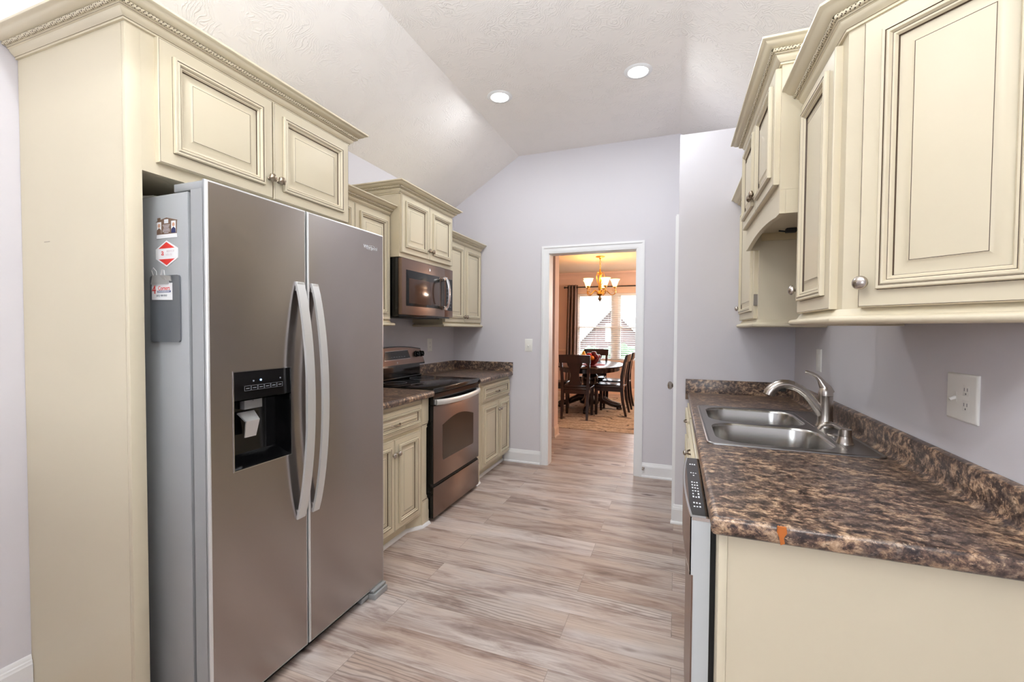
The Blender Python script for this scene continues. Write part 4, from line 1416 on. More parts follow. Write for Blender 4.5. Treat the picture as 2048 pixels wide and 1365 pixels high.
# bowed control panel
mb = MB()
n = 17
prof = []
for i in range(n):
    a = -1 + 2 * i / (n - 1)
    prof.append((DX - 0.003 - 0.013 * (1 - a * a), (DY0 + DY1) / 2 + a * (DY1 - DY0) / 2))
for z0, z1, m in ((0.738, 0.872, 2), (0.728, 0.738, 1)):
    for i in range(n - 1):
        a, b = prof[i], prof[i + 1]
        ex = 0.003 if m else 0
        mb.add([(a[0] - ex, a[1], z0), (b[0] - ex, b[1], z0), (b[0] - ex, b[1], z1), (a[0] - ex, a[1], z1), (DX + 0.01, a[1], z0), (DX + 0.01, b[1], z0), (DX + 0.01, b[1], z1), (DX + 0.01, a[1], z1)],
               [(0, 3, 2, 1), (3, 7, 6, 2), (0, 1, 5, 4)] + ([]) + ([(1, 2, 6, 5)] if i == n - 2 else []), m)
mb.box(DX - 0.003, DX + 0.012, DY0 - 0.0004, DY0 + 0.004, 0.728, 0.872, 3)
# sloping black top surface with the silver front lip
v0 = len(mb.v)
for i in range(n - 1):
    a, b = prof[i], prof[i + 1]
    mb.add([(a[0] - 0.002, a[1], 0.868), (b[0] - 0.002, b[1], 0.868), (b[0] - 0.002, b[1], 0.874), (a[0] - 0.002, a[1], 0.874), (a[0] + 0.003, a[1], 0.874), (b[0] + 0.003, b[1], 0.874)], [(0, 3, 2, 1), (3, 4, 5, 2)], 1)
mb.box(DX - 0.006, 0.083, DY0, DY1, 0.8725, 0.8735, 0)
mb.box(DX - 0.002, 0.0832, DY0 - 0.0005, DY0 + 0.012, 0.866, 0.8745, 1)
obj('control_panel', mb, [BLACK, CHROME, WARMSTEEL, GALV], dwd)
mb = MB()
random.seed(7)
for y in (1.235, 1.26, 1.305, 1.33, 1.355, 1.38, 1.405, 1.43, 1.50, 1.525, 1.62):
    for x in (0.050, 0.057, 0.064):
        if random.random() < 0.85:
            mb.box(x, x + 0.004, y, y + random.uniform(0.006, 0.014), 0.8734, 0.8738)
obj('panel_lettering', mb, WHITEINK, dwd)
mb = MB().box(DX + 0.03, 0.12, DY0 + 0.006, DY1 - 0.006, 0.0, 0.10)
obj('toe_plate', mb, DARK, t_)

t_ = thing('end_panel', 'plain cream panel closing the near end of the right worktop', 'panel', (0.4, 1.1, 0))
obj('panel_sheet', MB().box(0.117, XR - 0.002, 1.093, 1.104, 0, 0.874), CREAM, t_)
obj('stile', MB().box(0.098, 0.1165, 1.090, 1.158, 0, 0.874, 0, 0.0015), CREAM, t_)


def base_right(label, y0, y1, doors, drawer, knobs, pull_y):
    t_ = thing('base_cabinet', label, 'cabinet', (0.4, (y0 + y1) / 2, 0), 'base cabinets')
    obj('cabinet_box', MB().box(0.098, XR - 0.002, y0, y1, 0.10, 0.735).box(0.098, 0.118, y0, y1, 0.735, 0.874).box(0.150, XR - 0.01, y0 + 0.01, y1 - 0.01, 0.0, 0.0995), CREAM, t_)
    dx = 0.079
    dr = door(t_, (dx, sum(drawer) / 2, 0.776), XN, drawer[1] - drawer[0], 0.140, 'drawer_front', 0.6)
    pull(dr, (dx - 0.001, pull_y, 0.776), XN)
    for (a, b), k in zip(doors, knobs):
        d = door(t_, (dx, (a + b) / 2, 0.40), XN, b - a, 0.56, k=0.85)
        knob(d, (dx, k, 0.635), XN, False, 0.015)
    return t_


base_right('cream sink base cabinet with two doors, beside the dishwasher', 1.712, 2.630, [(1.722, 2.168), (2.173, 2.620)], (1.722, 2.620), (2.140, 2.200), 2.17)
base_right('cream base cabinet with one door at the far end of the right worktop', 2.634, 3.196, [(2.645, 3.185)], (2.645, 3.185), (2.69,), 2.915)

# ------------------------------------------------------------------ right wall cabinets
NF, FF, RF = 0.415, 0.403, 0.340
t_ = thing('wall_cabinet', 'large cream wall cabinet with angled end door, nearest on the right', 'cabinet', (0.56, 1.5, 1.388), 'wall cabinets')
ex = XR - 0.002
EY = 1.412 - (ex - NF)
mb = MB().prism([(ex, 1.815), (NF, 1.815), (NF, 1.412), (ex, EY)], 'z', 1.388, 2.128)
obj('cabinet_box', mb, CREAM, t_)
d = door(t_, (NF - 0.019, (1.452 + 1.800) / 2, (1.397 + 2.114) / 2), XN, 0.348, 2.114 - 1.397, k=0.95)
knob(d, (NF - 0.019, 1.778, 1.478), XN, False)
N45 = Vector((-1, -1, 0)).normalized()
T45 = Vector((1, -1, 0)).normalized()
s0, s1 = 0.045, 0.392
P0 = Vector((NF, 1.412, 0))
c = P0 + T45 * (s0 + s1) / 2 + N45 * 0.019 + Vector((0, 0, (1.397 + 2.114) / 2))
d = door(t_, c, N45, s1 - s0, 2.114 - 1.397, k=1.0)
kp = P0 + T45 * (s0 + 0.016) + N45 * 0.019 + Vector((0, 0, 1.458))
knob(d, kp, N45, False, 0.0175)
crown(t_, [(ex, EY), (NF, 1.412), (NF, 1.818)], 2.123, -1)
rail(t_, [(ex, EY), (NF, 1.412), (NF, 1.818), (ex, 1.818)], 1.355, -1)

t_ = thing('wall_cabinet', 'raised cream wall cabinet over the sink with two doors and arched valance', 'cabinet', (0.52, 2.22, 1.755), 'wall cabinets')
RY0_, RY1_ = 1.820, 2.622
obj('cabinet_box', MB().box(RF, ex, RY0_, RY1_, 1.842, 2.288), CREAM, t_)
for a, b, ky in ((1.832, 2.219, 2.192), (2.224, 2.612, 2.252)):
    d = door(t_, (RF - 0.019, (a + b) / 2, (1.864 + 2.277) / 2), XN, b - a, 2.277 - 1.864, k=0.92)
    knob(d, (RF - 0.019, ky, 1.935), XN)
poly = [(RY0_, 1.8415), (RY0_, 1.757), (RY0_ + 0.035, 1.757)]
for i in range(0, 21):
    a = i / 20
    poly.append((RY0_ + 0.06 + a * (RY1_ - RY0_ - 0.12), 1.757 + 0.021 * (1 - (2 * a - 1) ** 2)))
poly += [(RY1_ - 0.035, 1.757), (RY1_, 1.757), (RY1_, 1.8415)]
mb = MB().prism(poly, 'x', RF, RF + 0.019)
mb.box(RF + 0.0195, RF + 0.085, RY0_, RY0_ + 0.019, 1.757, 1.8415)
mb.box(RF + 0.0195, RF + 0.062, RY1_ - 0.019, RY1_, 1.757, 1.8415)
obj('valance', mb, CREAM, t_)
obj('cleat', MB().box(RF + 0.07, ex - 0.01, RY1_ - 0.020, RY1_ - 0.001, 1.805, 1.8415), CREAM_IN, t_)
mb = MB().box(0.50, 0.545, 2.50, 2.535, 1.822, 1.8415, 0, 0.002)
mb.tube([(0.50, 2.517, 1.828), (0.47, 2.517, 1.833)], 0.004, 6)
obj('bracket', mb, CHARCOAL, t_)
crown(t_, [(ex, RY0_), (RF, RY0_), (RF, RY1_), (ex, RY1_)], 2.281, -1)

t_ = thing('wall_cabinet', 'cream wall cabinet at the far right end beside the pantry wall, one door', 'cabinet', (0.55, 2.92, 1.388), 'wall cabinets')
obj('cabinet_box', MB().box(FF, ex, 2.625, PY - 0.002, 1.388, 2.128), CREAM, t_)
d = door(t_, (FF - 0.019, (2.650 + 3.20) / 2, (1.402 + 2.114) / 2), XN, 0.55, 2.114 - 1.402, k=0.95)
knob(d, (FF - 0.019, 3.165, 1.478), XN, False)
mb = MB()
for z in (1.50, 2.02):
    mb.box(FF - 0.019, FF - 0.001, 2.640, 2.6495, z - 0.03, z + 0.03)
obj('hinge', mb, NICKEL, t_)
crown(t_, [(FF, 2.625), (FF, PY - 0.002)], 2.123, -1)
rail(t_, [(ex, 2.625), (FF, 2.625), (FF, PY - 0.002)], 1.355, -1)


# ------------------------------------------------------------------ outlets and switches
def plate(name, label, cat, C, N, w, h, kinds):
    C, N = Vector(C), Vector(N)
    U = Vector((0, 0, 1)).cross(N)
    t_ = thing(name, label, cat, C, 'wall plates')
    mb = MB().loops(C + N * 0.001, U, N, w, h, [(0, -0.001, 0), (0, 0.002, 0), (0.003, 0.0052, 0), (0.006, 0.006, 0)])
    obj('cover_plate', mb, PLASTIC, t_)
    k = len(kinds)
    for i, kd in enumerate(kinds):
        cc = C + U * ((i - (k - 1) / 2) * 0.046)
        if kd == 'switch':
            obj('surround', MB().loops(cc, U, N, 0.012, 0.026, [(0, 0.006, 0), (0, 0.0075, 0), (0.0015, 0.0075, 0)]), PLASTIC, t_)
            b = MB()
            p0, p1 = cc + N * 0.006 + Vector((0, 0, -0.002)), cc + N * 0.019 + Vector((0, 0, -0.009))
            b.tube([p0, p1], [0.0052, 0.0042], 8)
            obj('toggle', b, PLASTIC, t_)
        elif kd == 'rocker':
            obj('rocker', MB().loops(cc, U, N, 0.033, 0.067, [(0, 0.005, 0), (0, 0.0075, 0), (0.002, 0.0085, 0)]), PLASTIC, t_)
        else:
            for dz in (0.0195, -0.0195):
                q = cc + Vector((0, 0, dz))
                obj('socket', MB().loops(q, U, N, 0.027, 0.028, [(0, 0.005, 0), (0, 0.0072, 0), (0.0015, 0.0078, 0)]), PLASTIC, t_)
                b = MB()
                for du in (-0.0063, 0.0063):
                    b.loops(q + U * du + Vector((0, 0, 0.003)), U, N, 0.0024, 0.0085, [(0, 0.0072, 0), (0, 0.0080, 0)])
                b.lathe([(0.0026, 0.0072), (0.0026, 0.0080)], q + Vector((0, 0, -0.008)), N, 8)
                obj('slot', b, GREYINK, t_)
    return t_


plate('outlet_plate', 'large white wall plate with toggle switch and outlet, above the right worktop', 'outlet', (XR, 1.482, 1.165), XN, 0.130, 0.124, ['outlet', 'switch'][::-1])
plate('outlet_plate', 'white outlet plate on the right wall behind the faucet', 'outlet', (XR, 2.715, 1.183), XN, 0.075, 0.118, ['rocker'])
plate('outlet_plate', 'white outlet plate on the left wall beside the range back panel', 'outlet', (XL, 3.657, 1.182), XP, 0.080, 0.122, ['outlet'])
plate('light_switch', 'white light switch plate on the back wall left of the doorway', 'light switch', (-1.370, YB, 1.180), YN, 0.078, 0.124, ['switch'])
ds = thing('door_stop', 'small nickel door stop on the baseboard right of the doorway', 'door stop', (-0.262, YB - 0.0145, 0.085))
obj('stem', MB().lathe([(0.011, 0), (0.011, 0.004), (0.005, 0.006), (0.005, 0.040)], (-0.262, YB - 0.0147, 0.085), YN, 14), NICKEL, ds)
obj('bumper', MB().lathe([(0.009, 0.040), (0.010, 0.044), (0.009, 0.052), (0.003, 0.053)], (-0.262, YB - 0.0147, 0.085), YN, 14), NICKEL, ds)

# ------------------------------------------------------------------ dining room shell
DX0, DX1, DY1_, DZC = -3.6, 1.1, 9.30, 2.545
struct('wall_dining_left', MB().box(DX0 - TH, DX0, YB, DY1_ + TH, 0, DZC + 0.05), TAN)
struct('wall_dining_right', MB().box(DX1, DX1 + TH, YB + TH, DY1_ + TH, 0, DZC + 0.05), TAN)
t_ = thing('fill_sconce', 'added fill lamp shaped as an amber glass sconce, out of view on the dining side wall', 'fill lamp', (DX1, 7.7, 1.75))
obj('backplate', MB().lathe([(0.05, 0), (0.05, 0.012), (0.02, 0.02)], (DX1 - 0.0005, 7.7, 1.72), XN, 20), GOLD, t_)
obj('arm', MB().tube([(DX1 - 0.015, 7.7, 1.72), (DX1 - 0.08, 7.7, 1.70), (DX1 - 0.11, 7.7, 1.73)], 0.007, 8), GOLD, t_)
obj('shade', MB().lathe([(0.03, 1.735), (0.05, 1.77), (0.085, 1.85), (0.08, 1.85), (0.045, 1.772), (0.025, 1.742)], (DX1 - 0.11, 7.7, 0), (0, 0, 1), 20), SHADE, t_)
lamp('added sconce fill', 'POINT', (DX1 - 0.13, 7.7, 1.89), 85.0, (1.0, 0.82, 0.66), 0.05)  # unseen lamp, added to brighten the dining walls
struct('wall_dining_front', MB().box(DX0, XL - TH, YB, YB + TH, 0, DZC).box(XR + TH, DX1, YB, YB + TH, 0, DZC), TAN)
CEIL2 = mat('white dining ceiling paint', lin(226, 214, 196), 0.6)
struct('ceiling_dining', MB().box(DX0, DX1, YB + TH, DY1_, DZC, DZC + 0.06), CEIL2)
mb = MB().box(DX0, -1.40, 5.25, 5.44, 0, DZC)
struct('wall_partition', mb, TAN)
baseboard('baseboard_partition', [(-2.6, 5.25, 0), (-1.40, 5.25, 0), (-1.40, 5.44, 0)], 1, PEACH)
WX0, WX1, WZ0, WZ1 = -1.990, -0.375, 0.70, 2.10
mb = MB()
mb.box(DX0, WX0, DY1_, DY1_ + TH, 0, DZC)
mb.box(WX1, DX1, DY1_, DY1_ + TH, 0, DZC)
mb.box(WX0, WX1, DY1_, DY1_ + TH, 0, WZ0)
mb.box(WX0, WX1, DY1_, DY1_ + TH, WZ1, DZC)
struct('wall_dining_back', mb, TAN)
baseboard('baseboard_dining', [(DX0, DY1_, 0), (DX1, DY1_, 0)], 1, PEACH)
mb = MB().sweep([(0, 0), (0.012, 0.0), (0.016, 0.02), (0.055, 0.075), (0.075, 0.085), (0.08, 0.115), (0, 0.115)], [(DX0, DY1_, DZC - 0.115), (DX1, DY1_, DZC - 0.115)], 1)
struct('trim_3', mb, TAN)
mb = MB().sweep([(0, 0), (0.010, 0.0), (0.018, 0.012), (0.018, 0.03), (0.008, 0.045), (0, 0.05)], [(DX0, DY1_, 0.865), (WX0 - 0.075, DY1_, 0.865)], 1)
mb.sweep([(0, 0), (0.010, 0.0), (0.018, 0.012), (0.018, 0.03), (0.008, 0.045), (0, 0.05)], [(WX1 + 0.075, DY1_, 0.865), (DX1, DY1_, 0.865)], 1)
struct('trim_4', mb, PEACH)
w1 = bpy.data.objects.new('window_1', None)
w1['kind'] = 'structure'
COL.objects.link(w1)
mb = MB()
wy0, wy1 = DY1_ + 0.05, DY1_ + 0.10
for x0, x1 in ((WX0, -1.235), (-1.130, WX1)):
    mb.box(x0, x0 + 0.05, wy0, wy1, WZ0, WZ1)
    mb.box(x1 - 0.05, x1, wy0, wy1, WZ0, WZ1)
    mb.box(x0, x1, wy0, wy1, WZ0, WZ0 + 0.05)
    mb.box(x0, x1, wy0, wy1, WZ1 - 0.05, WZ1)
    mb.box(x0, x1, wy0 - 0.01, wy1, 1.372, 1.412)
mb.box(-1.235, -1.130, wy0 - 0.02, wy1, WZ0, WZ1)
obj('window_frame', mb, WHITE, w1)
mb = MB()
for x0, x1 in ((WX0, -1.235), (-1.130, WX1)):
    mb.box(x0 + 0.05, x1 - 0.05, wy0 + 0.022, wy0 + 0.026, WZ0 + 0.05, WZ1 - 0.05)
obj('window_pane', mb, GLASS, w1)
mb = MB()
for a, b, z0, z1 in ((WX0 - 0.08, WX0, WZ0 - 0.02, WZ1 + 0.08), (WX1, WX1 + 0.08, WZ0 - 0.02, WZ1 + 0.08), (WX0, WX1, WZ1, WZ1 + 0.10), (WX0 - 0.02, WX1 + 0.02, WZ0 - 0.13, WZ0 - 0.03)):
    mb.box(a, b, DY1_ - 0.018, DY1_, z0, z1)
mb.box(WX0 - 0.11, WX1 + 0.11, DY1_ - 0.05, DY1_ + 0.05, WZ0 - 0.03, WZ0)
mb.box(WX0 - 0.09, WX1 + 0.09, DY1_ - 0.03, DY1_, WZ1 + 0.10, WZ1 + 0.155)
obj('window_casing', mb, PEACH, w1)

# blinds: one per sash pair, slats open
t_ = None
for (x0, x1), lab in (((WX0 + 0.01, -1.190), 'white open slat blind in the dining window, half nearest the curtain'), ((-1.180, WX1 - 0.01), 'white open slat blind in the dining window, half away from the curtain')):
    t_ = thing('window_blind', lab, 'blind', ((x0 + x1) / 2, DY1_ + 0.02, WZ0), 'dining window blinds')
    obj('head_rail', MB().box(x0, x1, DY1_ + 0.002, DY1_ + 0.046, WZ1 - 0.05, WZ1 - 0.002), BLIND, t_)
    mb = MB()
    k = 0
    z = WZ1 - 0.065
    while z > WZ0 + 0.03:
        mb.add([(x0, DY1_ + 0.003, z - 0.004), (x1, DY1_ + 0.003, z - 0.004), (x1, DY1_ + 0.045, z + 0.004), (x0, DY1_ + 0.045, z + 0.004),
                (x0, DY1_ + 0.003, z - 0.0068), (x1, DY1_ + 0.003, z - 0.0068), (x1, DY1_ + 0.045, z + 0.0012), (x0, DY1_ + 0.045, z + 0.0012)],
               [(0, 1, 2, 3), (7, 6, 5, 4), (0, 4, 5, 1), (2, 6, 7, 3), (0, 3, 7, 4), (1, 5, 6, 2)])
        z -= 0.043
    obj('slats', mb, BLIND, t_)
    mb = MB()
    for q in (0.18, 0.5, 0.82):
        xx = x0 + (x1 - x0) * q
        mb.tube([(xx, DY1_ + 0.002, WZ0 + 0.02), (xx, DY1_ + 0.002, WZ1 - 0.04)], 0.0015, 5)
    obj('ladder_cord', mb, BLIND, t_)
    obj('bottom_rail', MB().box(x0, x1, DY1_ + 0.008, DY1_ + 0.040, WZ0 + 0.005, WZ0 + 0.022), BLIND, t_)

t_ = thing('curtain_rod', 'dark metal curtain rod across the top of the dining window', 'curtain rod', (-1.2, DY1_ - 0.09, 2.235))
obj('pole', MB().tube([(-2.225, DY1_ - 0.09, 2.235), (0.0, DY1_ - 0.09, 2.235)], 0.011, 10), CHARCOAL, t_)
obj('finial', MB().lathe([(0.011, 0), (0.02, 0.004), (0.024, 0.018), (0.016, 0.032), (0.003, 0.036)], (-2.225, DY1_ - 0.09, 2.235), XN, 14), CHARCOAL, t_)
obj('bracket', MB().box(-2.206, -2.194, DY1_ - 0.10, DY1_, 2.228, 2.242), CHARCOAL, t_)
t_ = thing('curtain', 'grey brown curtain panel hanging at the left of the dining window', 'curtain', (-2.08, DY1_ - 0.09, 0.02))
mb = MB()
nx, nz_ = 49, 14
for j in range(nz_):
    tz = j / (nz_ - 1)
    z = 0.02 + tz * 2.265
    for i in range(nx):
        a = i / (nx - 1)
        spread = 1.0 + 0.14 * (1 - tz)
        x = -2.075 + (a - 0.5) * 0.22 * spread - 0.02 * (1 - tz)
        y = DY1_ - 0.09 + (0.034 + 0.010 * math.sin(3 * tz)) * math.sin(a * math.pi * 7 + 0.6 * math.sin(2 * tz + a * 3))
        mb.v.append((x, y, z))
for j in range(nz_ - 1):
    for i in range(nx - 1):
        mb.f.append((j * nx + i, j * nx + i + 1, (j + 1) * nx + i + 1, (j + 1) * nx + i))
        mb.m.append(0)
cu = obj('cloth', mb, CURT, t_, 80)
md = cu.modifiers.new('thickness', 'SOLIDIFY')
md.thickness = 0.003
mb = MB()
for a in range(7):
    xx = -2.075 + ((a + 0.5) / 7 - 0.5) * 0.22
    mb.tube([(xx, DY1_ - 0.09 + 0.021 * math.cos(q), 2.235 + 0.021 * math.sin(q)) for q in [2 * math.pi * k / 16 for k in range(16)]], 0.004, 6, closed=True)
obj('grommets', mb, CHARCOAL, t_)

tag(obj('rug', MB().box(-3.2, 0.55, 5.80, 8.75, 0.0, 0.010, 0, 0.003), RUG), 'beige patterned rug under the dining table', 'rug')
RZ = 0.0103

# ------------------------------------------------------------------ dining table
TXc, TYc = -1.36, 7.42
t_ = thing('dining_table', 'oval dark wood pedestal dining table standing on the rug', 'table', (TXc, TYc, RZ))


def ell(a, b, n=56):
    return [(TXc + a * math.cos(2 * math.pi * k / n), TYc + b * math.sin(2 * math.pi * k / n)) for k in range(n)]


mb = MB()
E_ = lambda a, b, z: [(x, y, z) for x, y in ell(a, b)]
ring_faces(mb, [E_(0.02, 0.02, 0.735), E_(0.53, 0.83, 0.735), E_(0.555, 0.862, 0.738), E_(0.562, 0.87, 0.748), E_(0.558, 0.866, 0.757), E_(0.545, 0.853, 0.762)], cap=True)
obj('tabletop', mb, WOOD, t_)
mb = MB()
ring_faces(mb, [E_(0.49, 0.79, 0.735), E_(0.49, 0.79, 0.665), E_(0.465, 0.765, 0.665), E_(0.465, 0.765, 0.735)])
obj('apron', mb, WOOD, t_)
obj('pedestal', MB().lathe([(0.16, 0.10), (0.17, 0.15), (0.12, 0.20), (0.085, 0.26), (0.075, 0.33), (0.115, 0.42), (0.14, 0.50), (0.13, 0.57), (0.09, 0.62), (0.12, 0.66), (0.20, 0.69), (0.20, 0.734)], (TXc, TYc, 0), (0, 0, 1), 28), WOOD, t_)
for k in range(4):
    a = math.radians(5 + 90 * k)
    d = Vector((math.cos(a), math.sin(a) * 1.1, 0))
    pts = [Vector((TXc, TYc, 0)) + d * r + Vector((0, 0, z)) for r, z in ((0.06, 0.20), (0.16, 0.20), (0.26, 0.155), (0.36, 0.105), (0.44, 0.085), (0.49, 0.072), (0.52, 0.060))]
    mb = MB().tube(pts, [0.06, 0.062, 0.056, 0.048, 0.046, 0.050, 0.040], 12)
    e_ = pts[-2]
    mb.lathe([(0.045, 0), (0.048, 0.02), (0.04, 0.05), (0.03, 0.07)], (e_.x, e_.y, RZ), (0, 0, 1), 14)
    obj('leg', mb, WOOD, t_)
tag(obj('table_mat', MB().prism([(TXc + 0.08 + 0.20 * sx, TYc - 0.20 + 0.26 * sy) for sx, sy in ((-1, -0.4), (-0.4, -1), (0.4, -1), (1, -0.4), (1, 0.4), (0.4, 1), (-0.4, 1), (-1, 0.4))], 'z', 0.7622, 0.7655), MATRED), 'dusky red cloth mat on the dining table under the fruit bowl', 'mat')
BX, BY = -1.285, 7.08
t_ = thing('fruit_bowl', 'dark red bowl of fruit standing on the dining table', 'bowl', (BX, BY, 0.7658))
obj('bowl_shell', MB().lathe([(0.055, 0), (0.06, 0.004), (0.07, 0.012), (0.105, 0.045), (0.135, 0.085), (0.152, 0.130), (0.147, 0.130), (0.128, 0.085), (0.098, 0.048), (0.06, 0.018), (0.003, 0.014)], (BX, BY, 0.7658), (0, 0, 1), 36), BOWLRED, t_)
FR = [('apple', RED, -0.010, -0.075, 0.130, 0.042, 'bright red apple at the front of the fruit bowl'),
      ('apple', DKRED, 0.048, -0.030, 0.150, 0.043, 'dark red apple on top of the fruit pile'),
      ('apple', DKRED, 0.085, -0.072, 0.112, 0.040, 'dark red apple at the right front of the fruit bowl'),
      ('apple', DKRED, 0.098, 0.035, 0.105, 0.038, 'dark red apple at the back right of the fruit bowl'),
      ('orange', ORANGE, 0.035, -0.110, 0.088, 0.036, 'small orange low at the front rim of the fruit bowl'),
      ('orange', ORANGE, -0.065, -0.070, 0.105, 0.036, 'orange beside the yellow pear in the fruit bowl'),
      ('pear', YELLOW, -0.098, -0.010, 0.122, 0.041, 'yellow pear at the left rim of the fruit bowl'),
      ('orange', ORANGE, 0.005, 0.045, 0.125, 0.038, 'orange hidden at the back of the fruit bowl')]
for nm, m, dx, dy, dz, r, lab in FR:
    dx, dy, dz, r = dx * 1.14, dy * 1.14, dz + 0.036, r * 1.08
    p = (BX + dx, BY + dy, 0.7658 + dz - r)
    if nm == 'apple':
        pr = [(r * 0.25, 0.02 * r), (r * 0.6, 0.0), (r * 0.9, 0.35 * r), (r, 0.95 * r), (r * 0.92, 1.45 * r), (r * 0.62, 1.8 * r), (r * 0.3, 1.82 * r), (r * 0.06, 1.62 * r)]
    elif nm == 'pear':
        pr = [(r * 0.2, 0.0), (r * 0.7, 0.12 * r), (r, 0.75 * r), (r * 0.92, 1.25 * r), (r * 0.6, 1.8 * r), (r * 0.42, 2.3 * r), (r * 0.25, 2.55 * r), (r * 0.04, 2.62 * r)]
    else:
        pr = [(r * math.sin(math.pi * k / 10) + 0.0005, r - r * math.cos(math.pi * k / 10)) for k in range(11)]
    e = thing(nm, lab, nm, p, 'fruit in the bowl')
    obj('flesh', MB().lathe(pr, p, (0, 0, 1), 18), m, e)
    if nm != 'orange':
        top = pr[-1][1]
        obj('stem', MB().tube([(p[0], p[1], p[2] + top - 0.004), (p[0] + 0.003, p[1], p[2] + top + 0.014)], 0.0016, 6), STEM, e)

# ------------------------------------------------------------------ dining chairs
c1 = thing('dining_chair', 'dark wood dining chair nearest the doorway, its back turned to the kitchen', 'chair', (-1.40, 6.62, RZ), 'dining chairs', local=True)


def chair_parts(t_):
    w, dp = 0.225, 0.22
    mb = MB()
    bm = bmesh.new()
    bmesh.ops.create_cube(bm, size=1.0)
    for q in bm.verts:
        ww = 0.235 if q.co.y > 0 else 0.205
        q.co = Vector((math.copysign(ww, q.co.x), q.co.y * 2 * 0.225, 0.452 + q.co.z * 0.034))
    bmesh.ops.bevel(bm, geom=bm.edges[:], offset=0.012, segments=3, profile=0.5, affect='EDGES')
    mb.bm(bm)
    obj('seat', mb, WOOD, t_)
    for s in (-1, 1):
        mb = MB()
        rows = []
        for z, h in ((0.0, 0.017), (0.30, 0.024), (0.435, 0.025)):
            rows.append([(s * 0.195 + a * h, 0.185 + b * h, z) for a, b in ((-1, -1), (1, -1), (1, 1), (-1, 1))])
        ring_faces(mb, rows, cap=True)
        mb.f.append((3, 2, 1, 0)); mb.m.append(0)
        obj('leg', mb, WOOD, t_)
        mb = MB()
        rows = []
        for z, y, h, k in ((0.0, -0.270, 0.016, 0.016), (0.22, -0.222, 0.020, 0.022), (0.44, -0.200, 0.022, 0.025), (0.62, -0.205, 0.020, 0.022), (0.80, -0.235, 0.019, 0.018), (0.945, -0.275, 0.018, 0.014)):
            rows.append([(s * (0.188 + 0.022 * max(0, (z - 0.44) / 0.5)) + a * h, y + b * k, z) for a, b in ((-1, -1), (1, -1), (1, 1), (-1, 1))])
        ring_faces(mb, rows, cap=True)
        mb.f.append((3, 2, 1, 0)); mb.m.append(0)
        obj('leg', mb, WOOD, t_)
    mb = MB()
    for a, b in ((-1, 1),):
        mb.box(-0.19, 0.19, 0.175, 0.195, 0.375, 0.434)
        mb.box(-0.19, 0.19, -0.210, -0.190, 0.375, 0.434)
        mb.box(-0.205, -0.185, -0.19, 0.185, 0.375, 0.434)
        mb.box(0.185, 0.205, -0.19, 0.185, 0.375, 0.434)
    obj('seat_rail', mb, WOOD, t_)
    mb = MB()
    n = 9
    for i in range(n):
        a = -1 + 2 * i / (n - 1)
        x = a * 0.232
        yb = -0.262 - 0.022 * (1 - a * a)
        crest = 0.955 + 0.006 * (1 - a * a)
        mb.v += [(x, yb + 0.012, 0.838), (x, yb - 0.010, 0.838), (x, yb - 0.034, crest), (x, yb - 0.012, crest)]
    for i in range(n - 1):
        for k in range(4):
            mb.f.append((i * 4 + k, i * 4 + (k + 1) % 4, i * 4 + 4 + (k + 1) % 4, i * 4 + 4 + k))
            mb.m.append(0)
    mb.f += [(3, 2, 1, 0), tuple((n - 1) * 4 + k for k in range(4))]
    mb.m += [0, 0]
    obj('top_rail', mb, WOOD, t_)
    prof = [(0.115, 0.842), (0.108, 0.80), (0.082, 0.76), (0.066, 0.70), (0.062, 0.64), (0.078, 0.57), (0.098, 0.53), (0.105, 0.500)]
    yz = lambda z: -0.205 - 0.055 * max(0, (z - 0.50) / 0.40) ** 1.3
    mb = MB()
    for w_, z in prof:
        mb.v += [(-w_, yz(z) + 0.007, z), (w_, yz(z) + 0.007, z), (w_, yz(z) - 0.007, z), (-w_, yz(z) - 0.007, z)]
    for i in range(len(prof) - 1):
        for k in range(4):
            mb.f.append((i * 4 + k, i * 4 + (k + 1) % 4, i * 4 + 4 + (k + 1) % 4, i * 4 + 4 + k))
            mb.m.append(0)
    mb.f += [(3, 2, 1, 0), tuple((len(prof) - 1) * 4 + k for k in range(4))]
    mb.m += [0, 0]
    obj('splat', mb, WOOD, t_)
    obj('lower_rail', MB().box(-0.175, 0.175, -0.216, -0.194, 0.470, 0.505, 0, 0.003), WOOD, t_)


chair_parts(c1)
c1.rotation_euler = (0, 0, math.radians(2))
dup(c1, (-0.965, 7.08, RZ), 'dark wood dining chair on the right of the table, nearer the doorway, facing the table', math.radians(88))
dup(c1, (-0.950, 7.72, RZ), 'dark wood dining chair on the right of the table, behind the nearer side chair', math.radians(91))
dup(c1, (-1.430, 8.17, RZ), 'dark wood dining chair at the far end of the table by the window', math.radians(180))
dup(c1, (-1.885, 7.09, RZ), 'dark wood dining chair on the left of the table, half hidden by the door jamb', math.radians(-90))

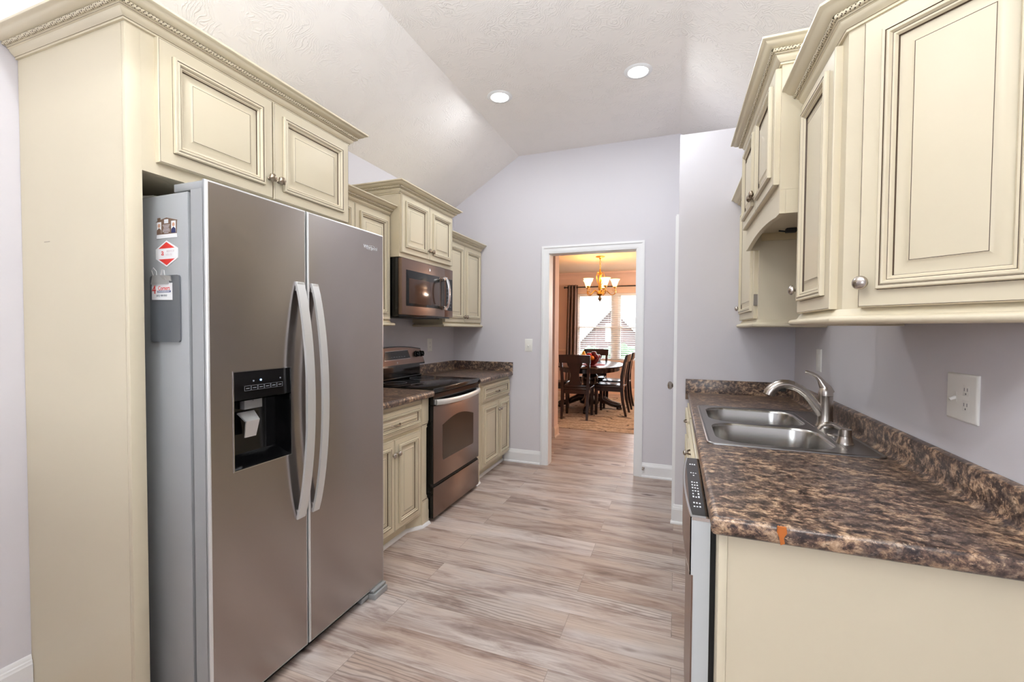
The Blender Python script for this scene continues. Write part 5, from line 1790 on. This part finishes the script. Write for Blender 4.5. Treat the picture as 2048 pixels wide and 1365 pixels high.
# ------------------------------------------------------------------ chandelier
CHX, CHY = -1.185, 7.30
t_ = thing('chandelier', 'gold five arm chandelier with lit glass shades above the dining table', 'chandelier', (CHX, CHY, 1.80))
obj('canopy', MB().lathe([(0.075, DZC - 0.001), (0.073, DZC - 0.012), (0.05, DZC - 0.022), (0.018, DZC - 0.030), (0.012, DZC - 0.05)], (CHX, CHY, 0), (0, 0, 1), 28), GOLD, t_)
mb = MB()
z = DZC - 0.045
k = 0
while z > 2.36:
    ax = (1, 0) if k % 2 else (0, 1)
    mb.tube([(CHX + ax[0] * 0.012 * math.cos(q), CHY + ax[1] * 0.012 * math.cos(q), z - 0.016 + 0.019 * math.sin(q)) for q in [2 * math.pi * j / 12 for j in range(12)]], 0.0035, 5, closed=True)
    z -= 0.029
    k += 1
obj('chain', mb, GOLD, t_)
obj('column', MB().lathe([(0.006, 2.35), (0.014, 2.33), (0.012, 2.29), (0.022, 2.26), (0.014, 2.22), (0.018, 2.10), (0.030, 2.03), (0.020, 1.985), (0.034, 1.965), (0.052, 1.945), (0.056, 1.925), (0.034, 1.905), (0.018, 1.895)], (CHX, CHY, 0), (0, 0, 1), 20), GOLD, t_)
obj('finial', MB().lathe([(0.018, 1.897), (0.016, 1.885), (0.030, 1.865), (0.033, 1.848), (0.022, 1.826), (0.010, 1.815), (0.012, 1.806), (0.002, 1.797)], (CHX, CHY, 0), (0, 0, 1), 18), BRONZE, t_)
for k in range(5):
    a = math.radians(-60 + 72 * k)
    d = Vector((math.cos(a), math.sin(a), 0))
    B0 = Vector((CHX, CHY, 0))
    arm = [B0 + d * r + Vector((0, 0, z)) for r, z in ((0.03, 1.945), (0.07, 1.975), (0.10, 1.985), (0.13, 1.965), (0.165, 1.925), (0.20, 1.912), (0.235, 1.925), (0.252, 1.960), (0.245, 2.000), (0.238, 2.03))]
    mb = MB().tube(arm, 0.0075, 8)
    mb.tube([B0 + d * r + Vector((0, 0, z)) for r, z in ((0.238, 1.985), (0.215, 1.975), (0.20, 1.99), (0.205, 2.01), (0.222, 2.012))], 0.005, 6)
    mb.tube([B0 + d * r + Vector((0, 0, z)) for r, z in ((0.02, 2.08), (0.055, 2.14), (0.070, 2.22), (0.055, 2.275), (0.035, 2.285), (0.026, 2.265), (0.036, 2.25))], 0.006, 6)
    am = obj('arm', mb, GOLD, t_)
    P = B0 + d * 0.238
    obj('cup', MB().lathe([(0.012, 2.02), (0.028, 2.028), (0.030, 2.042), (0.024, 2.050)], P, (0, 0, 1), 16), GOLD, am)
    obj('shade', MB().lathe([(0.026, 2.046), (0.034, 2.060), (0.046, 2.095), (0.060, 2.135), (0.080, 2.165), (0.083, 2.168), (0.077, 2.166), (0.057, 2.137), (0.043, 2.096), (0.030, 2.062)], P, (0, 0, 1), 22), SHADE, am)
    lamp('chandelier bulb', 'POINT', (P.x, P.y, 2.185), 2.2, (1.0, 0.50, 0.15), 0.03)

# ------------------------------------------------------------------ outside the dining window
struct('ground', MB().box(-40, 40, 9.6, 80, -1.7, -1.6), GRASS)
HY = 38.0
t_ = thing('brick_house', 'pale pink brick house with white gable seen through the dining window blinds', 'house', (-4.6, HY, -1.6))
hx0, ap = -5.05, 3.35
half, eave = 4.2, -1.0
mb = MB().prism([(hx0 - half, -1.6), (hx0 + half, -1.6), (hx0 + half, eave), (hx0, ap), (hx0 - half, eave)], 'y', HY, HY + 7)
obj('wall', mb, BRICK, t_)
for s in (-1, 1):
    mb = MB().prism([(hx0, ap + 0.05), (hx0 + s * (half + 0.5), eave - 0.47), (hx0 + s * (half + 0.5), eave - 0.05), (hx0, ap + 0.5)], 'y', HY - 0.35, HY + 7.3)
    obj('roof', mb, ROOF, t_)
    mb = MB().prism([(hx0, ap - 0.25), (hx0 + s * (half + 0.5), eave - 0.77), (hx0 + s * (half + 0.5), eave - 0.02), (hx0, ap + 0.52)], 'y', HY - 0.42, HY - 0.36)
    obj('rake_trim', mb, WHITE, t_)
obj('window', MB().box(hx0 - 0.6, hx0 + 0.6, HY - 0.04, HY + 0.02, 0.3, 1.9), CEIL, t_)
random.seed(11)


def shrub(x, y, r, h, lab):
    bm = bmesh.new()
    bmesh.ops.create_icosphere(bm, subdivisions=4, radius=1.0)
    for q in bm.verts:
        n = 1 + 0.16 * math.sin(7 * q.co.x + x) * math.sin(6 * q.co.y) + 0.12 * math.sin(13 * q.co.z + 5 * q.co.x) + random.uniform(-0.07, 0.07)
        q.co = Vector((x + q.co.x * r * n, y + q.co.y * r * n, -1.6 + h / 2 + q.co.z * h / 2 * n))
    tag(obj('shrub', MB().bm(bm), LEAF, None, 20), lab, 'shrub', 'shrubs outside the dining window')


shrub(-4.6, 24.0, 1.2, 1.9, 'green shrub below the brick gable, seen low through the middle of the blinds')
shrub(-2.6, 22.0, 1.1, 2.1, 'green shrub outside, seen low through the right half of the dining window')
shrub(-7.4, 26.0, 1.1, 1.7, 'green shrub outside, seen beside the curtain edge of the dining window')

for o in bpy.data.objects:
    if '_local' in o:
        del o['_local']
